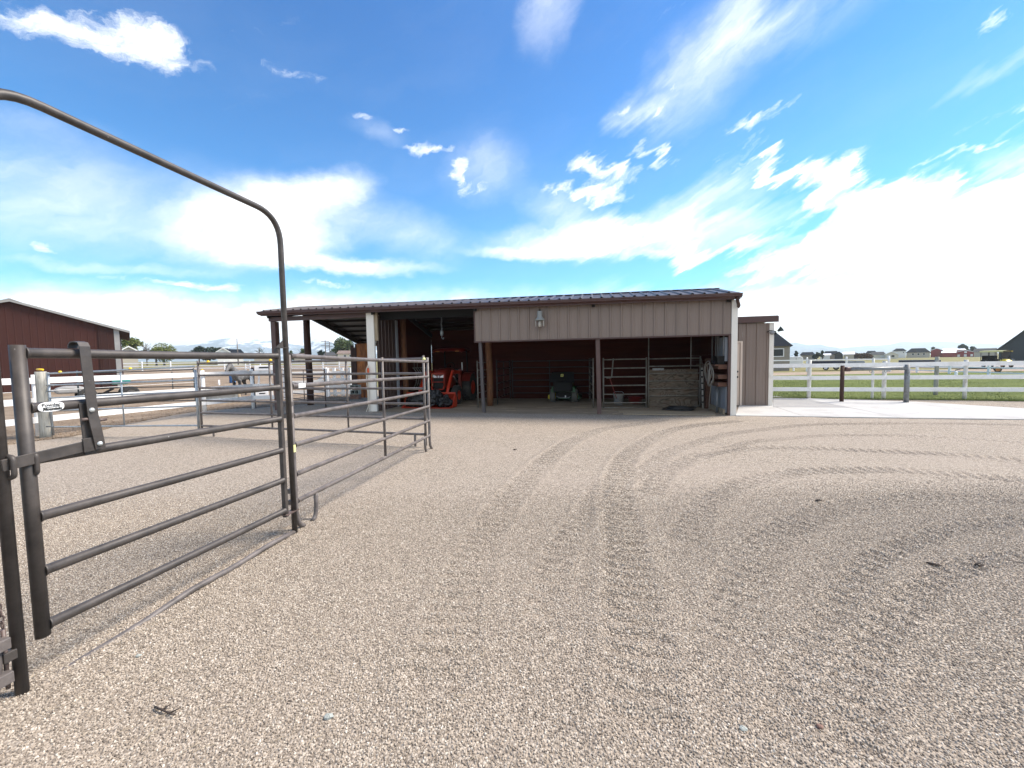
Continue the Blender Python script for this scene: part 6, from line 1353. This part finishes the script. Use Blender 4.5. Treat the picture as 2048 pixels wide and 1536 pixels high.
# grey horse ------------------------------------------------------------------
hp = G(487, 792); az = math.atan2(hp.x, hp.y)
HO = thing('grey_horse', 'dark grey horse with black mane standing in the dirt paddock', 'horse', hp, -az + R(243))
def skin_obj(name, verts, edges, radii, mat, parent, sub=2, root=0):
    me = bpy.data.meshes.new(name); me.from_pydata(verts, edges, []); o = bpy.data.objects.new(name, me); COL.objects.link(o)
    sk = o.modifiers.new('skin', 'SKIN'); sk.use_smooth_shade = True
    for i, r in enumerate(radii):
        d = me.skin_vertices[0].data[i]; d.radius = r if isinstance(r, tuple) else (r, r); d.use_root = (i == root)
    sb = o.modifiers.new('sub', 'SUBSURF'); sb.levels = sub; sb.render_levels = sub
    bpy.context.view_layer.update(); ev = o.evaluated_get(bpy.context.evaluated_depsgraph_get()); m2 = bpy.data.meshes.new_from_object(ev); COL.objects.unlink(o); bpy.data.objects.remove(o)
    m2.materials.clear(); m2.materials.append(MAT[mat]); m2.polygons.foreach_set('use_smooth', [True] * len(m2.polygons)); o = bpy.data.objects.new(name, m2); COL.objects.link(o); o.parent = parent; XF[o.name] = XF[parent.name]; return o
m_h, nt_h, p_h = new_mat('horse_coat'); tcn = nt_h.nodes.new('ShaderNodeTexCoord'); sz = nt_h.nodes.new('ShaderNodeSeparateXYZ'); L(nt_h, tcn.outputs['Object'], sz.inputs[0])
nz_ = noise_t(nt_h, tcn.outputs['Object'], 9, 4); zf_ = math_n(nt_h, 'ADD', sz.outputs[2], math_n(nt_h, 'MULTIPLY', nz_, .25))
cc = ramp(nt_h, zf_, [(.78, (.013, .012, .012)), (1.08, (.045, .043, .042)), (1.45, (.11, .107, .104))]); cc = mix(nt_h, ramp(nt_h, nz_, [(.5, (0, 0, 0)), (.65, (.25, .25, .25))]), cc, (.38, .37, .36)); L(nt_h, cc, p_h.inputs['Base Color']); p_h.inputs['Roughness'].default_value = .7; MAT['horse_coat'] = m_h
# x forward, z up; barrel 1.4 m, withers 1.5 m
HV = [(0, 0, 1.13), (.32, 0, 1.12), (.58, 0, 1.18), (-.34, 0, 1.16), (-.62, 0, 1.22),          # 0-4 trunk
      (.80, 0, 1.38), (.98, 0, 1.56), (1.10, 0, 1.68), (1.22, .0, 1.62), (1.40, 0, 1.42), (1.50, 0, 1.30),   # 5-10 neck, poll, face, muzzle
      (-.78, 0, 1.18)]
HR = [(.27, .31), (.27, .32), (.23, .28), (.27, .31), (.25, .27), (.13, .20), (.10, .15), (.09, .11), (.10, .12), (.07, .08), (.055, .06), (.12, .14)]
HE = [(0, 1), (1, 2), (0, 3), (3, 4), (2, 5), (5, 6), (6, 7), (7, 8), (8, 9), (9, 10), (4, 11)]
def chain(start, pts, rs):
    prev = start
    for p, r in zip(pts, rs): HV.append(p); HR.append((r, r)); HE.append((prev, len(HV) - 1)); prev = len(HV) - 1
for s_ in (-1, 1):
    f = .06 * s_
    chain(2, [(.56 + f, s_ * .16, .92), (.55 + f, s_ * .17, .74), (.57 + f, s_ * .17, .46), (.56 + f, s_ * .17, .20), (.60 + f, s_ * .17, .07), (.62 + f, s_ * .17, .015)], [.12, .075, .055, .038, .045, .055])
    chain(4, [(-.55 - f, s_ * .17, .95), (-.50 - f, s_ * .18, .78), (-.72 - f, s_ * .18, .52), (-.70 - f, s_ * .18, .22), (-.66 - f, s_ * .18, .07), (-.64 - f, s_ * .18, .015)], [.16, .11, .06, .042, .048, .055])
    HV.append((1.09, s_ * .06, 1.84)); HR.append((.02, .02)); HV.append((1.08, s_ * .05, 1.74)); HR.append((.035, .035)); HE += [(7, len(HV) - 1), (len(HV) - 1, len(HV) - 2)]
skin_obj('body', HV, HE, HR, 'horse_coat', HO, 1)
mb = MB(); rows = []
for k, (x, z) in enumerate(((1.12, 1.76), (1.02, 1.72), (.90, 1.62), (.76, 1.54), (.62, 1.46), (.50, 1.42))): rows.append([Vector((x, -.02, z)), Vector((x - .02, -.11, z - .06)), Vector((x - .02, -.15, z - .20)), Vector((x - .04, -.14, z - .34 + .03 * math.sin(k * 3)))])
mb.grid(rows); rows = [[q + Vector((.02, .03, .01)) for q in r_] for r_ in rows]; mb.grid(rows); mb.tube([(1.2, 0, 1.72), (1.1, 0, 1.80), (1.0, 0, 1.74), (.85, 0, 1.62), (.62, 0, 1.5)], [.02, .04, .045, .04, .02], 8); mb.build('mane', 'horse_dark', HO)
mb = MB(); mb.tube([(-.84, 0, 1.28), (-.95, 0, 1.18), (-1.0, 0, .95), (-.98, 0, .65), (-.97, 0, .45)], [.04, .06, .08, .07, .02], 9); mb.build('tail', 'horse_dark', HO)

# ================================================================== mountains and air
HORIZ = lambda px: 722.7 - .01746 * (px - 1024) * 1.0 + 0
def mountains(name, label, prof, dist, mat, seed, depth=1800):
    pxs = np.array([p[0] for p in prof], float); ys = np.array([p[1] for p in prof], float)
    n = 240; px = np.linspace(pxs[0], pxs[-1], n); yy = np.interp(px, pxs, ys); rows = []
    m = 40
    for j in range(m):
        t = j / (m - 1); row = []
        for i in range(n):
            top = D(px[i], yy[i], dist); ztop = max(0, top.z); a = math.atan2(top.x, top.y); r = math.hypot(top.x, top.y)
            rr = r - depth * (1 - t) if t <= .7 else r + depth * (t - .7)
            k = max(0.0, min(1.0, (t / .7) if t <= .7 else 1 - (t - .7) / .3))
            rid = noise.fractal(Vector((a * 26, t * 3 + seed, 0)), .9, 2.1, 5); x_ = k ** 1.5 * (1 + .0 * rid) + .20 * rid * math.sin(PI * min(1, max(0, k))) 
            if t > .69 and t < .72: x_ = 1.0
            rr2 = r - depth * (1 - min(t, .7) / .7) if t <= .7 else r + depth * (t - .7)
            row.append((math.sin(a) * rr2, math.cos(a) * rr2, max(-1.0, ztop * min(1.0, max(0, x_)) * (rr2 / r) - .5)))
        rows.append(row)
    mb = MB(); mb.grid(rows); o = mb.build(name, mat, fix=False); struct(o); return o
def m_mountain(name, hazy_rock, snow, amt):
    m, nt, p = new_mat(name); v = coords(nt, 'Object', (1, 1, 2.2)); n = noise_t(nt, v, .0035, 10, .68, .6); n2 = noise_t(nt, v, .011, 8, .7)
    g = nt.nodes.new('ShaderNodeNewGeometry'); sp_ = nt.nodes.new('ShaderNodeSeparateXYZ'); L(nt, g.outputs['Position'], sp_.inputs[0])
    f = math_n(nt, 'ADD', math_n(nt, 'MULTIPLY', sp_.outputs[2], .0016), math_n(nt, 'ADD', math_n(nt, 'MULTIPLY', n, 2.6), math_n(nt, 'MULTIPLY', n2, .9)))
    c = ramp(nt, n2, [(.35, tuple(x * .6 for x in hazy_rock)), (.65, tuple(x * 1.4 for x in hazy_rock))]); f = math_n(nt, 'MULTIPLY', math_n(nt, 'SUBTRACT', f, amt), 5.0, True); c = mix(nt, f, c, snow); L(nt, c, p.inputs['Base Color']); p.inputs['Roughness'].default_value = 1; p.inputs['Specular IOR Level'].default_value = 0; return m
MAT['mtn_snow'] = m_mountain('mountain_snow', (.13, .17, .22), (.8, .82, .85), 2.06); MAT['mtn_blue'] = m_mountain('mountain_blue', (.13, .18, .23), (.5, .5, .5), 9.0)  # pale blue rock: some of the distance haze is put into its colour
ML = [(250,706),(300,699),(345,691.5),(367,690.5),(402,685),(425,681),(445,677.5),(464,676.5),(480,678.5),(496,680),(512,677),(540,681.5),(565,679),(588,679),(608,686),(622,683.5),(635,675),(652,672),(665,674),(690,679),(706,680.5),(740,684),(790,690),(860,700),(930,716)]
mountains('mountains', 'snow', ML, 4000, 'mtn_snow', 3.1)
mountains('mountains', 'blue', [(1480,706),(1530,697),(1560,690),(1580,686.5),(1592,685),(1604,688),(1616,690),(1628,689.3),(1641,688.7),(1654,692.5),(1676,695.5),(1689,700.5),(1705,704),(1740,710)], 3400, 'mtn_blue', 7.7)
mountains('mountains', 'blue', [(1640,700),(1700,695),(1735,691.6),(1761,690.8),(1779,689.4),(1799,684.5),(1815,683.5),(1830,685),(1850,683.8),(1880,683),(1905,684),(1925,686),(1940,687),(1960,686.5),(1992,688.5),(2048,690),(2120,694),(2250,702)], 4000, 'mtn_blue', 12.3)
hm = bpy.data.materials.new('haze'); hm.use_nodes = True; nth = hm.node_tree; nth.nodes.clear(); ho = nth.nodes.new('ShaderNodeOutputMaterial'); pv = nth.nodes.new('ShaderNodeVolumePrincipled')
pv.inputs['Color'].default_value = (.84, .95, 1.0, 1); pv.inputs['Density'].default_value = .00021; pv.inputs['Anisotropy'].default_value = .25; L(nth, pv.outputs[0], ho.inputs['Volume']); MAT['haze'] = hm
hm.cycles.homogeneous_volume = True if hasattr(hm.cycles, 'homogeneous_volume') else True
mb = MB(); mb.box2((-9400, -9400, -1.6), (9400, 9400, 305)); struct(mb.build('haze', 'haze'), 'stuff')

# ================================================================== litter on the gravel
def lie(name, label, cat, px, py, pts, r, mat):
    q = G(px, py); t = thing(name, label, cat, Vector((q.x, q.y, gz(q.x, q.y) + .008))); mb = MB()
    for P in pts: mb.tube([Vector(p) for p in P], [r * (1 - .5 * k / (len(P) - 1)) for k in range(len(P))], 6)
    mb.build('stick', mat, t); return t
lie('twig', 'dark broken twig on the gravel at the lower left', 'twig', 332, 1424, [[(-.07, .02, .004), (-.02, 0, .008), (.03, -.015, .004), (.07, -.03, .01)], [(-.02, 0, .006), (.0, .03, .01)], [(.03, -.015, .004), (.06, .005, .01)]], .005, 'twig')
lie('twig', 'short dark stick on the gravel at right', 'twig', 1866, 1130, [[(-.03, .02, .006), (0, 0, .01), (.035, -.015, .008)], [(-.028, .008, .006), (.03, -.028, .006)]], .008, 'twig')
for i, (px, py) in enumerate(((1637, 1005), (1958, 1133), (1030, 900))):
    lie('debris', ['small brown clump on the gravel in the upper right of the yard', 'small brown clump on the gravel near the right photo edge', 'tiny brown scrap on the gravel in front of the middle bay'][i], 'debris', px, py, [[(-.03, 0, .004), (0, .01, .012), (.03, -.01, .006)], [(-.02, -.01, .004), (.01, -.02, .01)], [(0, .02, .004), (.03, .015, .012)]], .007, 'twig')
for i, (px, py, s, m) in enumerate(((657, 1433, .020, 'block'), (1486, 1460, .016, 'block'), (1640, 1455, .014, 'brick'), (277, 1312, .014, 'block'))):
    q = G(px, py); t = thing('stone', ['pale stone lying loose at the bottom left of the yard', 'white stone on the gravel at the bottom right', 'small brownish stone on the gravel at the bottom right', 'small grey stone near the buried gate sill'][i], 'stone', Vector((q.x, q.y, gz(q.x, q.y) + .006)))
    mb = MB(); rows = []
    for a in range(7):
        ph = PI * a / 6; rows.append([Vector((math.sin(ph) * math.cos(th) * s * 1.1, math.sin(ph) * math.sin(th) * s * .8, math.cos(ph) * s * .55)) * (1 + .3 * noise.noise(Vector((th, ph, i * 9)))) for th in np.linspace(0, 2 * PI, 9)[:-1]])
    mb.grid(rows, False, False, True); mb.build('pebble', m, t)
mb = MB(); random.seed(12)
for k in range(110):
    px, py = random.uniform(60, 1500), random.uniform(1000, 1530)
    if random.random() < .6: px, py = random.gauss(420, 170), random.gauss(1330, 110)
    if random.random() < .15: px, py = random.gauss(850, 150), random.gauss(1040, 60)
    if py < 900: continue
    q = G(px, py); a = random.random() * PI; l = random.uniform(.012, .045); c_ = random.uniform(-.02, .02); z = gz(q.x, q.y) + .010
    mb.tube([(q.x - math.cos(a) * l, q.y - math.sin(a) * l, z), (q.x - math.sin(a) * c_, q.y + math.cos(a) * c_, z + .006), (q.x + math.cos(a) * l, q.y + math.sin(a) * l, z)], .0011, 4)
struct(mb.build('straw_bits', 'straw', fix=False), 'stuff')
